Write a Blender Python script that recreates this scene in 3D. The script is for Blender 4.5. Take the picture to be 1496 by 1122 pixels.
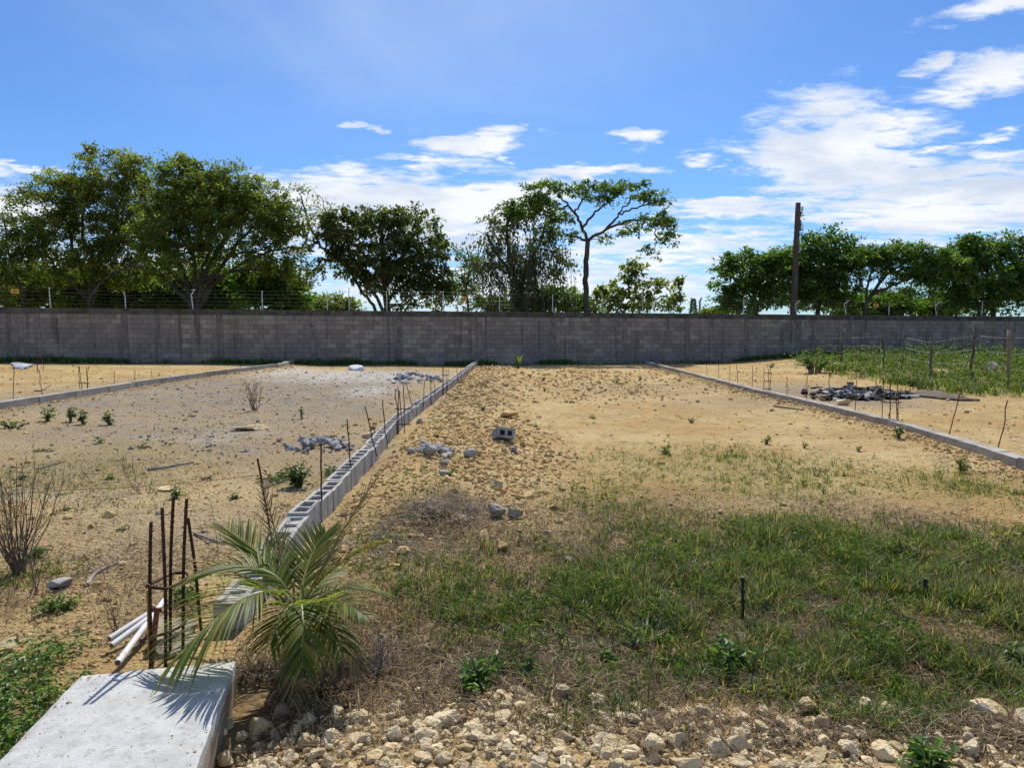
import bpy, math, random
import numpy as np
from mathutils import Vector

for o in list(bpy.data.objects):
    bpy.data.objects.remove(o)
SC = bpy.context.scene
COL = SC.collection
R = math.radians
rng = np.random.default_rng(7)
random.seed(7)

# ------------------------------------------------------------------ camera
FPX, CX, CY = 1037.0, 748.0, 561.0          # focal length in photo pixels, photo centre
CAMH = 1.6
PITCH = math.atan(83 / FPX)
cam = bpy.data.cameras.new('camera')
cam.sensor_width = 36
cam.lens = 36 * FPX / 1496
cam.clip_start = 0.05
cam.clip_end = 9000
camo = bpy.data.objects.new('camera', cam)
COL.objects.link(camo)
camo.location = (0, 0, CAMH)
camo.rotation_euler = (math.pi / 2 - PITCH, 0, 0)
SC.camera = camo

# ------------------------------------------------------------------ sun, sky, exposure
SUN_EL, SUN_AZ = 50.0, 4.0                  # the sun stands ahead of the camera, a little to the right
sl = bpy.data.lights.new('sun', 'SUN')
sl.energy = 4.8
sl.angle = R(0.5)
sl.color = (1.0, 0.94, 0.84)
so = bpy.data.objects.new('sun', sl)
COL.objects.link(so)
sd = Vector((math.sin(R(SUN_AZ)) * math.cos(R(SUN_EL)), math.cos(R(SUN_AZ)) * math.cos(R(SUN_EL)), math.sin(R(SUN_EL))))
so.rotation_euler = sd.to_track_quat('Z', 'Y').to_euler()
so.location = (0, 30, 40)
SC.view_settings.view_transform = 'Standard'
SC.view_settings.look = 'None'
SC.view_settings.gamma = 1
SC.view_settings.exposure = 0.12
SC.view_settings.use_curve_mapping = False
SC.render.engine = 'CYCLES'
SC.cycles.max_bounces = 6
SC.cycles.transparent_max_bounces = 6


def ray(px, py):
    x, y = (px - CX) / FPX, -(py - CY) / FPX
    c, s = math.cos(PITCH), math.sin(PITCH)
    return np.array([x, c + y * s, -s + y * c])


class NT:
    """small helper for node trees"""
    def __init__(s, tree):
        s.t = tree
        s.n = tree.nodes
        s.l = tree.links

    def add(s, typ, ins=None, **kw):
        n = s.n.new(typ)
        for k, v in kw.items():
            setattr(n, k, v)
        for k, v in (ins or {}).items():
            sock = n.inputs[k]
            if hasattr(v, 'is_output'):
                s.l.new(v, sock)
            else:
                if isinstance(v, (tuple, list)) and len(v) == 3 and sock.type == 'RGBA':
                    v = (*v, 1)
                sock.default_value = v
        return n

    def math(s, op, a, b=None, c=None, clamp=False):
        ins = {0: a}
        if b is not None:
            ins[1] = b
        if c is not None:
            ins[2] = c
        return s.add('ShaderNodeMath', ins, operation=op, use_clamp=clamp).outputs[0]

    def mix(s, f, a, b, blend='MIX'):
        n = s.add('ShaderNodeMix', data_type='RGBA', blend_type=blend)
        for i, v in ((0, f), (6, a), (7, b)):
            if hasattr(v, 'is_output'):
                s.l.new(v, n.inputs[i])
            else:
                n.inputs[i].default_value = (*v, 1) if isinstance(v, (tuple, list)) and len(v) == 3 else v
        return n.outputs[2]

    def rng(s, v, a, b, c=0.0, d=1.0, smooth=True):
        return s.add('ShaderNodeMapRange', {0: v, 1: a, 2: b, 3: c, 4: d}, interpolation_type='SMOOTHSTEP' if smooth else 'LINEAR').outputs[0]

    def noise(s, vec, scale, detail=4, rough=.55, dist=0.0):
        return s.add('ShaderNodeTexNoise', {'Vector': vec, 'Scale': scale, 'Detail': detail, 'Roughness': rough, 'Distortion': dist}).outputs[0]

    def attr(s, name):
        return s.add('ShaderNodeAttribute', attribute_name=name).outputs['Fac']


# world: physical sky plus clouds laid on the directions of the sky
W = bpy.data.worlds.new('World')
SC.world = W
W.use_nodes = True
w = NT(W.node_tree)
w.n.clear()
sky = w.add('ShaderNodeTexSky', sky_type='NISHITA', sun_disc=False, sun_elevation=R(SUN_EL), sun_rotation=R(SUN_AZ),
            air_density=1.0, dust_density=0.25, ozone_density=3.5)
tcw = w.add('ShaderNodeTexCoord').outputs['Generated']
sep = w.add('ShaderNodeSeparateXYZ', {0: tcw})
az = w.math('ARCTAN2', sep.outputs[0], sep.outputs[1])
el = w.math('ARCSINE', sep.outputs[2])
zz = w.math('ADD', w.math('MAXIMUM', sep.outputs[2], 0.0), 0.10)
pu = w.math('DIVIDE', sep.outputs[0], zz)
pv = w.math('DIVIDE', sep.outputs[1], zz)
pvec = w.add('ShaderNodeCombineXYZ', {0: pu, 1: pv, 2: 0.0}).outputs[0]
wn1 = w.add('ShaderNodeTexNoise', {'Vector': w.add('ShaderNodeVectorMath', {0: pvec, 1: (.8, 1.0, 1)}, operation='MULTIPLY').outputs[0], 'Scale': 3.2, 'Detail': 9, 'Roughness': .62})
wc = w.add('ShaderNodeVectorMath', {0: wn1.outputs['Color'], 1: (.5, .5, .5)}, operation='SUBTRACT').outputs[0]
wc = w.add('ShaderNodeVectorMath', {0: wc, 1: (.15, .075, 0)}, operation='MULTIPLY').outputs[0]
aev = w.add('ShaderNodeVectorMath', {0: w.add('ShaderNodeCombineXYZ', {0: az, 1: el, 2: 0.0}).outputs[0], 1: wc}, operation='ADD').outputs[0]
CLOUDS = [  # centre x, y and half sizes in photo pixels, weight
    (1200, 165, 85, 40, .8), (1190, 215, 130, 58, 1.15), (1290, 180, 75, 24, .8), (1230, 250, 110, 40, 1), (1330, 255, 110, 34, .8), (1350, 215, 24, 9, .8),
    (1400, 305, 200, 54, 1.05), (1300, 330, 130, 22, .6), (1460, 230, 60, 13, .8), (1250, 300, 130, 30, .8),
    (1445, 112, 68, 30, .9), (1365, 93, 26, 12, .9), (1452, 3, 75, 14, .9), (1430, 194, 36, 9, .75),
    (1012, 238, 30, 9, .75), (1048, 241, 10, 6, .6), (690, 207, 78, 18, 1.0), (628, 234, 66, 9, .8), (742, 229, 16, 4, .8), (538, 197, 30, 6, .8), (938, 199, 38, 13, .9),
    (866, 254, 104, 11, 1), (600, 302, 230, 56, 1.6), (720, 300, 130, 42, 1.3), (690, 345, 150, 26, .8), (470, 320, 130, 60, .8),
    (-20, 285, 110, 38, 1), (30, 330, 90, 40, .5), (30, 243, 50, 6, .6), (1065, 304, 95, 14, .95), (980, 350, 180, 22, .8), (900, 385, 260, 26, .6), (760, 420, 420, 40, .85), (200, 390, 320, 60, .6),
]
mask = None
for cx_, cy_, rx_, ry_, wt in CLOUDS:
    d = ray(cx_, cy_)
    d = d / np.linalg.norm(d)
    a0, e0 = math.atan2(d[0], d[1]), math.asin(d[2])
    ca = math.cos(a0)
    v = w.add('ShaderNodeVectorMath', {0: aev, 1: (a0, e0, 0)}, operation='SUBTRACT').outputs[0]
    v = w.add('ShaderNodeVectorMath', {0: v, 1: (FPX / rx_ / ca ** 2 * ca, FPX / ry_ / ca, 0)}, operation='MULTIPLY').outputs[0]
    ln = w.add('ShaderNodeVectorMath', {0: v}, operation='LENGTH').outputs[1]
    m = w.math('MULTIPLY', w.math('SUBTRACT', 1.0, ln), wt)
    mask = m if mask is None else w.math('SMOOTH_MAX', mask, m, 0.12)
# cloud field for the part of the sky outside the frame
n_big = w.noise(pvec, 0.55, 3, .5)
outside = w.rng(w.math('ABSOLUTE', az), .68, .95)
gen = w.math('ADD', w.math('MULTIPLY', w.math('SUBTRACT', n_big, .56), 5.0), w.math('SUBTRACT', outside, 1.0))
mask = w.math('MAXIMUM', mask, w.math('MINIMUM', gen, 1.0))
mask = w.math('MAXIMUM', mask, -0.8)
pv2 = w.add('ShaderNodeVectorMath', {0: pvec, 1: (.75, 1.0, 1)}, operation='MULTIPLY').outputs[0]
n1 = w.noise(pv2, 2.4, 10, .64, .5)
n2 = w.noise(w.add('ShaderNodeVectorMath', {0: pvec, 1: (.8, 1.25, 1)}, operation='MULTIPLY').outputs[0], 7.5, 8, .66, .4)
nn = w.math('ADD', w.math('MULTIPLY', w.math('SUBTRACT', n1, .47), 2.4), w.math('MULTIPLY', w.math('SUBTRACT', n2, .5), 2.9))
dens = w.rng(w.math('ADD', w.math('MULTIPLY', mask, 1.35), nn), -0.22, .92, 0, .98)
shade = w.rng(w.noise(pvec, 1.5, 6, .58, .3), .40, .66)
ccol = w.mix(shade, (.93, .95, .99), (.60, .68, .82))
ccol = w.mix(w.math('POWER', dens, 2.0), (.78, .86, .97), ccol)
# sun glare high ahead, put into the sky colour as thin pale wisps
vd = w.add('ShaderNodeVectorMath', {0: w.add('ShaderNodeVectorMath', {0: aev, 1: (-.12, .42, 0)}, operation='SUBTRACT').outputs[0], 1: (1.6, 4.5, 0)}, operation='MULTIPLY').outputs[0]
glare = w.math('MULTIPLY', w.rng(w.add('ShaderNodeVectorMath', {0: vd}, operation='LENGTH').outputs[1], 1.1, .1, 0, 1), w.rng(w.noise(pvec, .9, 5, .6, .6), .3, .75, .10, .34))
dens = w.math('MAXIMUM', dens, glare)
# a tint towards the clean blue of the photograph
skyc = w.mix(1.0, sky.outputs[0], (.62, .90, 1.26), 'MULTIPLY')
bg1 = w.add('ShaderNodeBackground', {'Color': skyc, 'Strength': .093})
bg2 = w.add('ShaderNodeBackground', {'Color': ccol, 'Strength': .97})
ms = w.add('ShaderNodeMixShader', {0: dens, 1: bg1.outputs[0], 2: bg2.outputs[0]})
w.add('ShaderNodeOutputWorld', {0: ms.outputs[0]})


# ------------------------------------------------------------------ numpy helpers
def _hash(ix, iy, seed):
    h = (ix.astype(np.int64) * 374761393 + iy.astype(np.int64) * 668265263 + seed * 2147483647) & 0xFFFFFFFF
    h = ((h ^ (h >> 13)) * 1274126177) & 0xFFFFFFFF
    h = h ^ (h >> 16)
    return (h & 0xFFFF) / 65535.0


def vnoise(x, y, seed=0):
    ix, iy = np.floor(x), np.floor(y)
    fx, fy = x - ix, y - iy
    ux, uy = fx * fx * (3 - 2 * fx), fy * fy * (3 - 2 * fy)
    a, b = _hash(ix, iy, seed), _hash(ix + 1, iy, seed)
    c, d = _hash(ix, iy + 1, seed), _hash(ix + 1, iy + 1, seed)
    return (a * (1 - ux) + b * ux) * (1 - uy) + (c * (1 - ux) + d * ux) * uy


def fbm(x, y, seed=0, octv=4, gain=.5):
    x, y = np.asarray(x, float), np.asarray(y, float)
    s, a, n = 0, 1, 0
    for i in range(octv):
        s = s + a * vnoise(x * 2 ** i + 17.3 * i, y * 2 ** i - 9.1 * i, seed + i * 101)
        n += a
        a *= gain
    return s / n


def sst(a, b, x):
    t = np.clip((x - a) / (b - a), 0, 1)
    return t * t * (3 - 2 * t)


def height0(x, y):
    """the broad lie of the land"""
    x, y = np.asarray(x, float), np.asarray(y, float)
    h = 0.017 * np.maximum(-x - 2, 0) * sst(60, 40, y)
    h = h + 0.11 * np.exp(-((x + .55) / .75) ** 2) * sst(4.5, 6, y) * sst(30, 26, y)
    h = h + 0.05 * (fbm(x * .35, y * .35, 5, 3) - .5) * sst(2, 5, y)
    h = h + 0.075 * np.exp(-((x - 5.45) / .5) ** 2) * sst(7, 9, y) * sst(29, 20, y)
    h = h + 0.09 * np.exp(-((y - 2.35) / .45) ** 2) * sst(-.9, -.4, x)
    h = h + 0.075 * np.exp(-((x + 8.5) / .7) ** 2) * sst(7, 9, y) * sst(29, 26, y)
    # rough bank with the grass field to the right
    h = h + 0.30 * sst(8.5, 14, x) * sst(20, 25, y) * sst(36, 32, y)
    return h


def height(x, y):
    h = height0(x, y)
    rough = .35 + .65 * np.exp(-((x + .4) / 1.2) ** 2) + .5 * sst(4, 3, y)
    r = np.hypot(x, y)
    h = h + rough * (0.055 * (fbm(x * 1.7, y * 1.7, 11, 3) - .5) + 0.045 * (fbm(x * 5, y * 5, 12, 2) - .5) * sst(16, 5, r))
    return h


def G(px, py, z=None):
    """the point of the ground (or of the level z) that the photograph shows at px, py"""
    d = ray(px, py)
    zz_ = 0.0 if z is None else z
    for _ in range(1 if z is not None else 12):
        t = (zz_ - CAMH) / d[2]
        p = d * t + np.array([0, 0, CAMH])
        if z is None:
            zz_ = .5 * zz_ + .5 * float(height0(p[0], p[1]))
    if z is None:
        p[2] = float(height(np.array([p[0]]), np.array([p[1]]))[0])
    return p


def TP(px, py, depth):
    d = ray(px, py)
    return d * (depth / d[1]) + np.array([0, 0, CAMH])


class Acc:
    """collects pieces of geometry for one mesh"""
    def __init__(s):
        s.V, s.F, s.A, s.n = [], {3: [], 4: []}, [], 0

    def add(s, V, F, rnd=None):
        V = np.asarray(V, float).reshape(-1, 3)
        for f in (F if isinstance(F, list) and len(F) and isinstance(F[0], np.ndarray) else [np.asarray(F)]):
            if len(f):
                s.F[f.shape[1]].append(f + s.n)
        s.V.append(V)
        if rnd is None:
            rnd = random.random()
        s.A.append(np.full(len(V), rnd) if np.isscalar(rnd) else np.asarray(rnd, float))
        s.n += len(V)
        return s

    def box(s, lo, hi, rnd=None, rot=0.0, jit=0.0, origin=(0, 0, 0)):
        lo, hi = np.array(lo, float), np.array(hi, float)
        c = np.array([[i, j, k] for k in (0, 1) for j in (0, 1) for i in (0, 1)], float)
        V = lo + c * (hi - lo)
        if jit:
            V += rng.uniform(-jit, jit, V.shape)
        if rot:
            ca, sa = math.cos(rot), math.sin(rot)
            V = np.c_[V[:, 0] * ca - V[:, 1] * sa, V[:, 0] * sa + V[:, 1] * ca, V[:, 2]]
        F = np.array([[0, 2, 3, 1], [4, 5, 7, 6], [0, 1, 5, 4], [2, 6, 7, 3], [0, 4, 6, 2], [1, 3, 7, 5]])
        return s.add(V + np.array(origin), F, rnd)

    def tube(s, pts, rad, n=6, rnd=None, cap=True):
        P = np.asarray(pts, float)
        m = len(P)
        rad = np.full(m, rad, float) if np.isscalar(rad) else np.asarray(rad, float)
        T = np.gradient(P, axis=0)
        T /= np.linalg.norm(T, axis=1)[:, None] + 1e-12
        mean = P[-1] - P[0]
        ref = np.array([0, 0, 1.0]) if abs(mean[2]) < .8 * np.linalg.norm(mean) else np.array([1.0, .13, 0])
        U = np.cross(T, ref)
        U /= np.linalg.norm(U, axis=1)[:, None] + 1e-12
        B = np.cross(T, U)
        a = np.arange(n) * 2 * math.pi / n
        V = P[:, None] + rad[:, None, None] * (np.cos(a)[None, :, None] * U[:, None] + np.sin(a)[None, :, None] * B[:, None])
        V = V.reshape(-1, 3)
        i, j = np.meshgrid(np.arange(m - 1), np.arange(n), indexing='ij')
        j2 = (j + 1) % n
        F = np.stack([i * n + j, i * n + j2, (i + 1) * n + j2, (i + 1) * n + j], -1).reshape(-1, 4)
        fl = [F]
        if cap:
            V = np.r_[V, P[:1], P[-1:]]
            k = np.arange(n)
            fl.append(np.stack([np.full(n, m * n), (k + 1) % n, k], -1))
            fl.append(np.stack([np.full(n, m * n + 1), (m - 1) * n + k, (m - 1) * n + (k + 1) % n], -1))
        return s.add(V, fl, rnd)

    def mesh(s, name, mat, origin=(0, 0, 0), smooth=False):
        V = np.concatenate(s.V) - np.array(origin)
        A = np.concatenate(s.A)
        me = bpy.data.meshes.new(name)
        polys = [np.concatenate(s.F[k]) for k in (3, 4) if s.F[k]]
        me.vertices.add(len(V))
        me.vertices.foreach_set('co', V.astype(np.float32).ravel())
        nl = sum(p.size for p in polys)
        me.loops.add(nl)
        me.loops.foreach_set('vertex_index', np.concatenate([p.ravel() for p in polys]).astype(np.int32))
        tot = np.concatenate([np.full(len(p), p.shape[1]) for p in polys])
        me.polygons.add(len(tot))
        me.polygons.foreach_set('loop_start', np.r_[0, np.cumsum(tot)[:-1]].astype(np.int32))
        me.polygons.foreach_set('use_smooth', np.full(len(tot), smooth))
        at = me.attributes.new('rnd', 'FLOAT', 'POINT')
        at.data.foreach_set('value', A.astype(np.float32))
        me.update(calc_edges=True)
        if mat:
            me.materials.append(mat)
        return me

    def obj(s, name, mat, parent=None, smooth=False, origin=None):
        """parent: a thing whose location is the origin of this part"""
        if parent is not None:
            org = WL(parent)
        else:
            org = np.array(origin if origin is not None else (0, 0, 0), float)
        me = s.mesh(name, mat, org, smooth)
        o = bpy.data.objects.new(name, me)
        COL.objects.link(o)
        if parent is not None:
            o.parent = parent
        else:
            o.location = org
        return o


def WL(o):
    v = np.array(o.location)
    while o.parent:
        o = o.parent
        v = v + np.array(o.location)
    return v


def tag(o, label=None, cat=None, group=None, kind=None):
    if cat and not kind:
        kind = 'thing'
    for k, v in (('label', label), ('category', cat), ('group', group), ('kind', kind)):
        if v:
            o[k] = v
    return o


def thing(name, loc, label, cat, group=None):
    o = bpy.data.objects.new(name, None)
    o.empty_display_size = .2
    COL.objects.link(o)
    o.location = tuple(float(c) for c in loc)
    return tag(o, label, cat, group)


def link(name, me, parent=None, loc=(0, 0, 0), rot=(0, 0, 0), scale=(1, 1, 1)):
    o = bpy.data.objects.new(name, me)
    COL.objects.link(o)
    if parent is not None:
        o.parent = parent
    o.location, o.rotation_euler, o.scale = loc, rot, scale
    return o


# ------------------------------------------------------------------ templates
def ico(sub):
    t = (1 + 5 ** .5) / 2
    V = [(-1, t, 0), (1, t, 0), (-1, -t, 0), (1, -t, 0), (0, -1, t), (0, 1, t), (0, -1, -t), (0, 1, -t), (t, 0, -1), (t, 0, 1), (-t, 0, -1), (-t, 0, 1)]
    F = [(0, 11, 5), (0, 5, 1), (0, 1, 7), (0, 7, 10), (0, 10, 11), (1, 5, 9), (5, 11, 4), (11, 10, 2), (10, 7, 6), (7, 1, 8), (3, 9, 4), (3, 4, 2), (3, 2, 6), (3, 6, 8), (3, 8, 9), (4, 9, 5), (2, 4, 11), (6, 2, 10), (8, 6, 7), (9, 8, 1)]
    V = [np.array(v) / np.linalg.norm(v) for v in V]
    for _ in range(sub):
        mid, F2 = {}, []

        def m(a, b):
            k = (min(a, b), max(a, b))
            if k not in mid:
                v = V[a] + V[b]
                V.append(v / np.linalg.norm(v))
                mid[k] = len(V) - 1
            return mid[k]
        for a, b, c in F:
            ab, bc, ca = m(a, b), m(b, c), m(c, a)
            F2 += [(a, ab, ca), (b, bc, ab), (c, ca, bc), (ab, bc, ca)]
        F = F2
    return np.array(V), np.array(F)


ICO = [ico(i) for i in range(4)]


def rock(sub, seed, planes=9, squash=(1, .8, .65), rough=.06, pits=0):
    """a broken stone: a ball cut by random planes, roughened, some with pits"""
    r = np.random.default_rng(seed)
    V, F = ICO[sub][0].copy(), ICO[sub][1]
    for _ in range(planes):
        n = r.normal(size=3)
        n /= np.linalg.norm(n)
        d = r.uniform(.38, .78)
        k = np.maximum(V @ n - d, 0)
        V -= k[:, None] * n
    for i in range(pits):
        c = r.normal(size=3)
        c /= np.linalg.norm(c)
        q = V / np.linalg.norm(V, axis=1)[:, None]
        ang = np.arccos(np.clip(q @ c, -1, 1))
        V *= (1 - .35 * np.exp(-(ang / r.uniform(.18, .4)) ** 2))[:, None]
    V *= (1 + r.uniform(-rough, rough, len(V)))[:, None]
    return V * np.array(squash) * r.uniform(.85, 1.15, 3), F


def rotz(a):
    c, s_ = np.cos(a), np.sin(a)
    z = np.zeros_like(a)
    o = np.ones_like(a)
    return np.stack([np.stack([c, -s_, z], -1), np.stack([s_, c, z], -1), np.stack([z, z, o], -1)], -2)


def randrot(n, tilt=.5):
    a, b = rng.uniform(0, 6.28, n), rng.normal(0, tilt, n)
    c, s_ = np.cos(b), np.sin(b)
    z, o = np.zeros(n), np.ones(n)
    Rx = np.stack([np.stack([o, z, z], -1), np.stack([z, c, -s_], -1), np.stack([z, s_, c], -1)], -2)
    return rotz(a) @ Rx @ rotz(rng.uniform(0, 6.28, n))


def scatter(acc, tmpl, pos, Rm, sc, rnd):
    V, F = tmpl
    n, m = len(pos), len(V)
    if n == 0:
        return
    P = np.einsum('nij,mj->nmi', Rm, V) * np.asarray(sc)[:, None, None] + pos[:, None]
    FF = F[None] + (np.arange(n) * m)[:, None, None]
    acc.add(P.reshape(-1, 3), FF.reshape(-1, F.shape[1]), np.repeat(rnd, m))


def norm(a):
    return a / (np.linalg.norm(a, axis=-1, keepdims=True) + 1e-9)


def add_leaves(acc, C, D, N, L, Wd, rnd, fold=.25):
    """folded pointed leaves: C base, D direction, N upper side"""
    D = norm(D)
    S = norm(np.cross(D, N))
    N = np.cross(S, D)
    L, Wd = np.asarray(L)[:, None], np.asarray(Wd)[:, None]
    mid = C + D * L * .45
    a = mid + S * Wd * .5 + N * Wd * fold
    b = mid - S * Wd * .5 + N * Wd * fold
    t = C + D * L - N * L * .08
    V = np.stack([C, a, t, b], 1).reshape(-1, 3)
    k = np.arange(len(C))[:, None] * 4
    F = np.concatenate([k + np.array([0, 1, 2]), k + np.array([0, 2, 3])])
    acc.add(V, F, np.repeat(rnd, 4))


def add_blades(acc, base, hgt, lean_dir, lean, wid, rnd, curl=1.6):
    """grass blades: three pieces that bend over"""
    n = len(base)
    side = np.stack([-lean_dir[:, 1], lean_dir[:, 0], np.zeros(n)], -1)
    ld = np.c_[lean_dir, np.zeros(n)]
    up = np.array([0, 0, 1.0])

    def at(t):
        return base + up * (hgt * t * (1 - .25 * lean * t))[:, None] + ld * (hgt * lean * t ** curl)[:, None]
    w_ = wid[:, None] * .5
    tip = at(1.0)
    if n < 3000:
        m1, m2 = at(.4), at(.75)
        V = np.stack([base - side * w_, base + side * w_, m1 - side * w_ * .9, m1 + side * w_ * .9, m2 - side * w_ * .6, m2 + side * w_ * .6, tip], 1).reshape(-1, 3)
        k = np.arange(n)[:, None] * 7
        F4 = np.concatenate([k + np.array([0, 1, 3, 2]), k + np.array([2, 3, 5, 4])])
        acc.add(V, [F4, k + np.array([4, 5, 6])], np.repeat(rnd, 7))
    else:
        m1 = at(.55)
        V = np.stack([base - side * w_, base + side * w_, m1 - side * w_ * .9, m1 + side * w_ * .9, tip], 1).reshape(-1, 3)
        k = np.arange(n)[:, None] * 5
        acc.add(V, [k + np.array([0, 1, 3, 2]), k + np.array([2, 3, 4])], np.repeat(rnd, 5))


# ------------------------------------------------------------------ materials
def material(name):
    m = bpy.data.materials.new(name)
    m.use_nodes = True
    t = NT(m.node_tree)
    t.n.clear()
    return m, t


def finish(t, shader):
    t.add('ShaderNodeOutputMaterial', {0: shader})


def bump(t, h, strength=.5, dist=.02):
    return t.add('ShaderNodeBump', {'Strength': strength, 'Distance': dist, 'Height': h}).outputs[0]


def rough_mat(name, c1, c2, scale=6, c3=None, bs=40, bstr=.5, bdist=.01, rough=.9, rnd_amt=.35, obj_rnd=True):
    """a mineral or bark-like surface: two tones mixed by noise, a third in blotches, each piece a little lighter or darker"""
    m, t = material(name)
    P = t.add('ShaderNodeNewGeometry').outputs['Position']
    n = t.noise(P, scale, 6, .62)
    col = t.mix(t.rng(n, .35, .65), c1, c2)
    if c3:
        col = t.mix(t.rng(t.noise(P, scale * 2.7, 5, .6), .55, .68, 0, .85), col, c3)
    r = t.attr('rnd')
    if obj_rnd:
        oi = t.add('ShaderNodeObjectInfo').outputs['Random']
        r = t.math('FRACT', t.math('ADD', r, oi))
    val = t.rng(r, 0, 1, 1 - rnd_amt, 1 + rnd_amt, False)
    hsv = t.add('ShaderNodeHueSaturation', {'Color': col, 'Value': val})
    hb = t.math('ADD', t.noise(P, bs, 5, .65), t.math('MULTIPLY', n, .6))
    p = t.add('ShaderNodeBsdfPrincipled', {'Base Color': hsv.outputs[0], 'Roughness': rough, 'Normal': bump(t, hb, bstr, bdist), 'Specular IOR Level': .25})
    finish(t, p.outputs[0])
    return m


def leaf_mat(name, dark, mid, light, trans=.45, gloss=.45, tr_gain=1.5, dry=None, dry_at=.93):
    m, t = material(name)
    r = t.attr('rnd')
    rp = t.add('ShaderNodeValToRGB', {0: r})
    e = rp.color_ramp.elements
    e[0].position, e[0].color = 0, (*dark, 1)
    e[1].position, e[1].color = .55, (*mid, 1)
    x = e.new(dry_at - .03)
    x.color = (*light, 1)
    if dry:
        x = e.new(dry_at)
        x.color = (*dry, 1)
    col = rp.outputs[0]
    p = t.add('ShaderNodeBsdfPrincipled', {'Base Color': col, 'Roughness': gloss, 'Specular IOR Level': .35})
    tc = t.mix(1.0, col, (1.25 * tr_gain, 1.35 * tr_gain, .5 * tr_gain), 'MULTIPLY')
    tr = t.add('ShaderNodeBsdfTranslucent', {'Color': tc})
    ms = t.add('ShaderNodeMixShader', {0: trans, 1: p.outputs[0], 2: tr.outputs[0]})
    finish(t, ms.outputs[0])
    return m


def plain_mat(name, col, rough=.6, metal=0.0, var=.25, scale=20):
    m, t = material(name)
    P = t.add('ShaderNodeNewGeometry').outputs['Position']
    n = t.noise(P, scale, 4)
    c = t.mix(t.rng(n, .3, .7), tuple(x * (1 - var) for x in col), tuple(min(1, x * (1 + var)) for x in col))
    p = t.add('ShaderNodeBsdfPrincipled', {'Base Color': c, 'Roughness': rough, 'Metallic': metal, 'Normal': bump(t, n, .2, .003)})
    finish(t, p.outputs[0])
    return m


M = {}
M['concrete'] = rough_mat('grey_concrete', (.31, .30, .28), (.40, .385, .355), 9, (.25, .235, .205), 90, .45, .006, .92, .12)
M['slab'] = rough_mat('pale_rough_concrete', (.47, .47, .45), (.57, .57, .55), 14, (.36, .35, .33), 120, .8, .006, .9, .03)
_t = NT(M['slab'].node_tree)
_p = [n_ for n_ in _t.n if n_.type == 'BSDF_PRINCIPLED'][0]
_src = _p.inputs['Base Color'].links[0].from_socket
_P = _t.add('ShaderNodeNewGeometry').outputs['Position']
_z = _t.add('ShaderNodeSeparateXYZ', {0: _P}).outputs[2]
_f = _t.rng(_t.math('ADD', _z, _t.math('MULTIPLY', _t.noise(_P, 14, 5), .16)), .235, .16)
_c = _t.mix(_f, _src, (.28, .21, .14))
_c = _t.mix(_t.rng(_t.noise(_P, 3.1, 6, .6, .5), .54, .70, 0, .45), _c, (.50, .47, .42))
_c = _t.mix(_t.rng(_t.noise(_t.add('ShaderNodeMapping', {'Vector': _P, 'Scale': (9, 2.2, 1)}).outputs[0], 1.3, 6, .65, .8), .55, .75, 0, .5), _c, (.40, .385, .36))
_c = _t.mix(_t.rng(_t.noise(_P, 55, 2, .5), .72, .78, 0, .8), _c, (.3, .29, .27))
_t.l.new(_c, _p.inputs['Base Color'])
M['kerb'] = rough_mat('kerb_concrete', (.29, .27, .235), (.40, .375, .33), 5, (.34, .26, .16), 70, .5, .008, .92, .1)
M['cavity'] = rough_mat('block_cavity_dirt', (.16, .13, .09), (.25, .2, .14), 14, None, 60, .5, .01, .95, .2)
M['lime'] = rough_mat('limestone', (.62, .465, .245), (.79, .655, .42), 7, (.45, .29, .12), 45, 1.0, .025, .92, .2)
M['clod'] = rough_mat('earth_clod', (.47, .31, .125), (.60, .44, .21), 9, (.33, .2, .08), 60, .7, .015, .95, .28)
M['greystone'] = rough_mat('grey_rubble', (.20, .20, .20), (.34, .335, .33), 9, (.4, .36, .3), 60, .6, .01, .92, .3)
M['greygravel'] = rough_mat('grey_gravel', (.20, .175, .145), (.33, .29, .245), 9, (.42, .34, .24), 60, .6, .01, .92, .3)
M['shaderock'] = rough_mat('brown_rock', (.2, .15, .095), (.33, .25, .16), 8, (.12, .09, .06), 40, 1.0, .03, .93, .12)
M['mortarlump'] = rough_mat('rough_mortar', (.34, .29, .2), (.48, .42, .31), 12, (.42, .3, .15), 60, 1.0, .02, .93, .1)
M['pitrock'] = rough_mat('weathered_limestone', (.40, .33, .24), (.56, .48, .37), 8, (.22, .18, .14), 40, 1.0, .03, .93, .12)
M['soil'] = None
M['rust'] = rough_mat('rusty_steel', (.035, .018, .012), (.075, .035, .02), 30, (.13, .05, .022), 200, .4, .002, .8, .15)
M['redrust'] = rough_mat('red_rust', (.16, .045, .025), (.22, .07, .035), 20, (.3, .13, .04), 120, .4, .003, .8, .1)
M['orange_paint'] = rough_mat('worn_orange', (.45, .2, .035), (.5, .26, .06), 20, (.2, .1, .04), 90, .3, .003, .7, .1)
M['pvc'] = rough_mat('dusty_white_pvc', (.66, .65, .62), (.76, .76, .74), 8, (.50, .42, .31), 60, .2, .002, .45, .05)
M['pvc_in'] = plain_mat('pipe_inside', (.18, .1, .06), .8)
M['bark'] = rough_mat('bark', (.06, .045, .033), (.11, .085, .065), 4, (.16, .14, .12), 30, .8, .03, .95, .1, False)
M['twig'] = rough_mat('dry_twig', (.12, .085, .06), (.22, .165, .12), 30, None, 100, .3, .005, .95, .3)
M['deadwood'] = rough_mat('grey_deadwood', (.16, .14, .125), (.3, .27, .24), 12, None, 60, .5, .01, .95, .2)
M['postwood'] = rough_mat('weathered_post', (.10, .08, .06), (.18, .145, .11), 6, None, 50, .6, .02, .95, .1)
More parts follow.
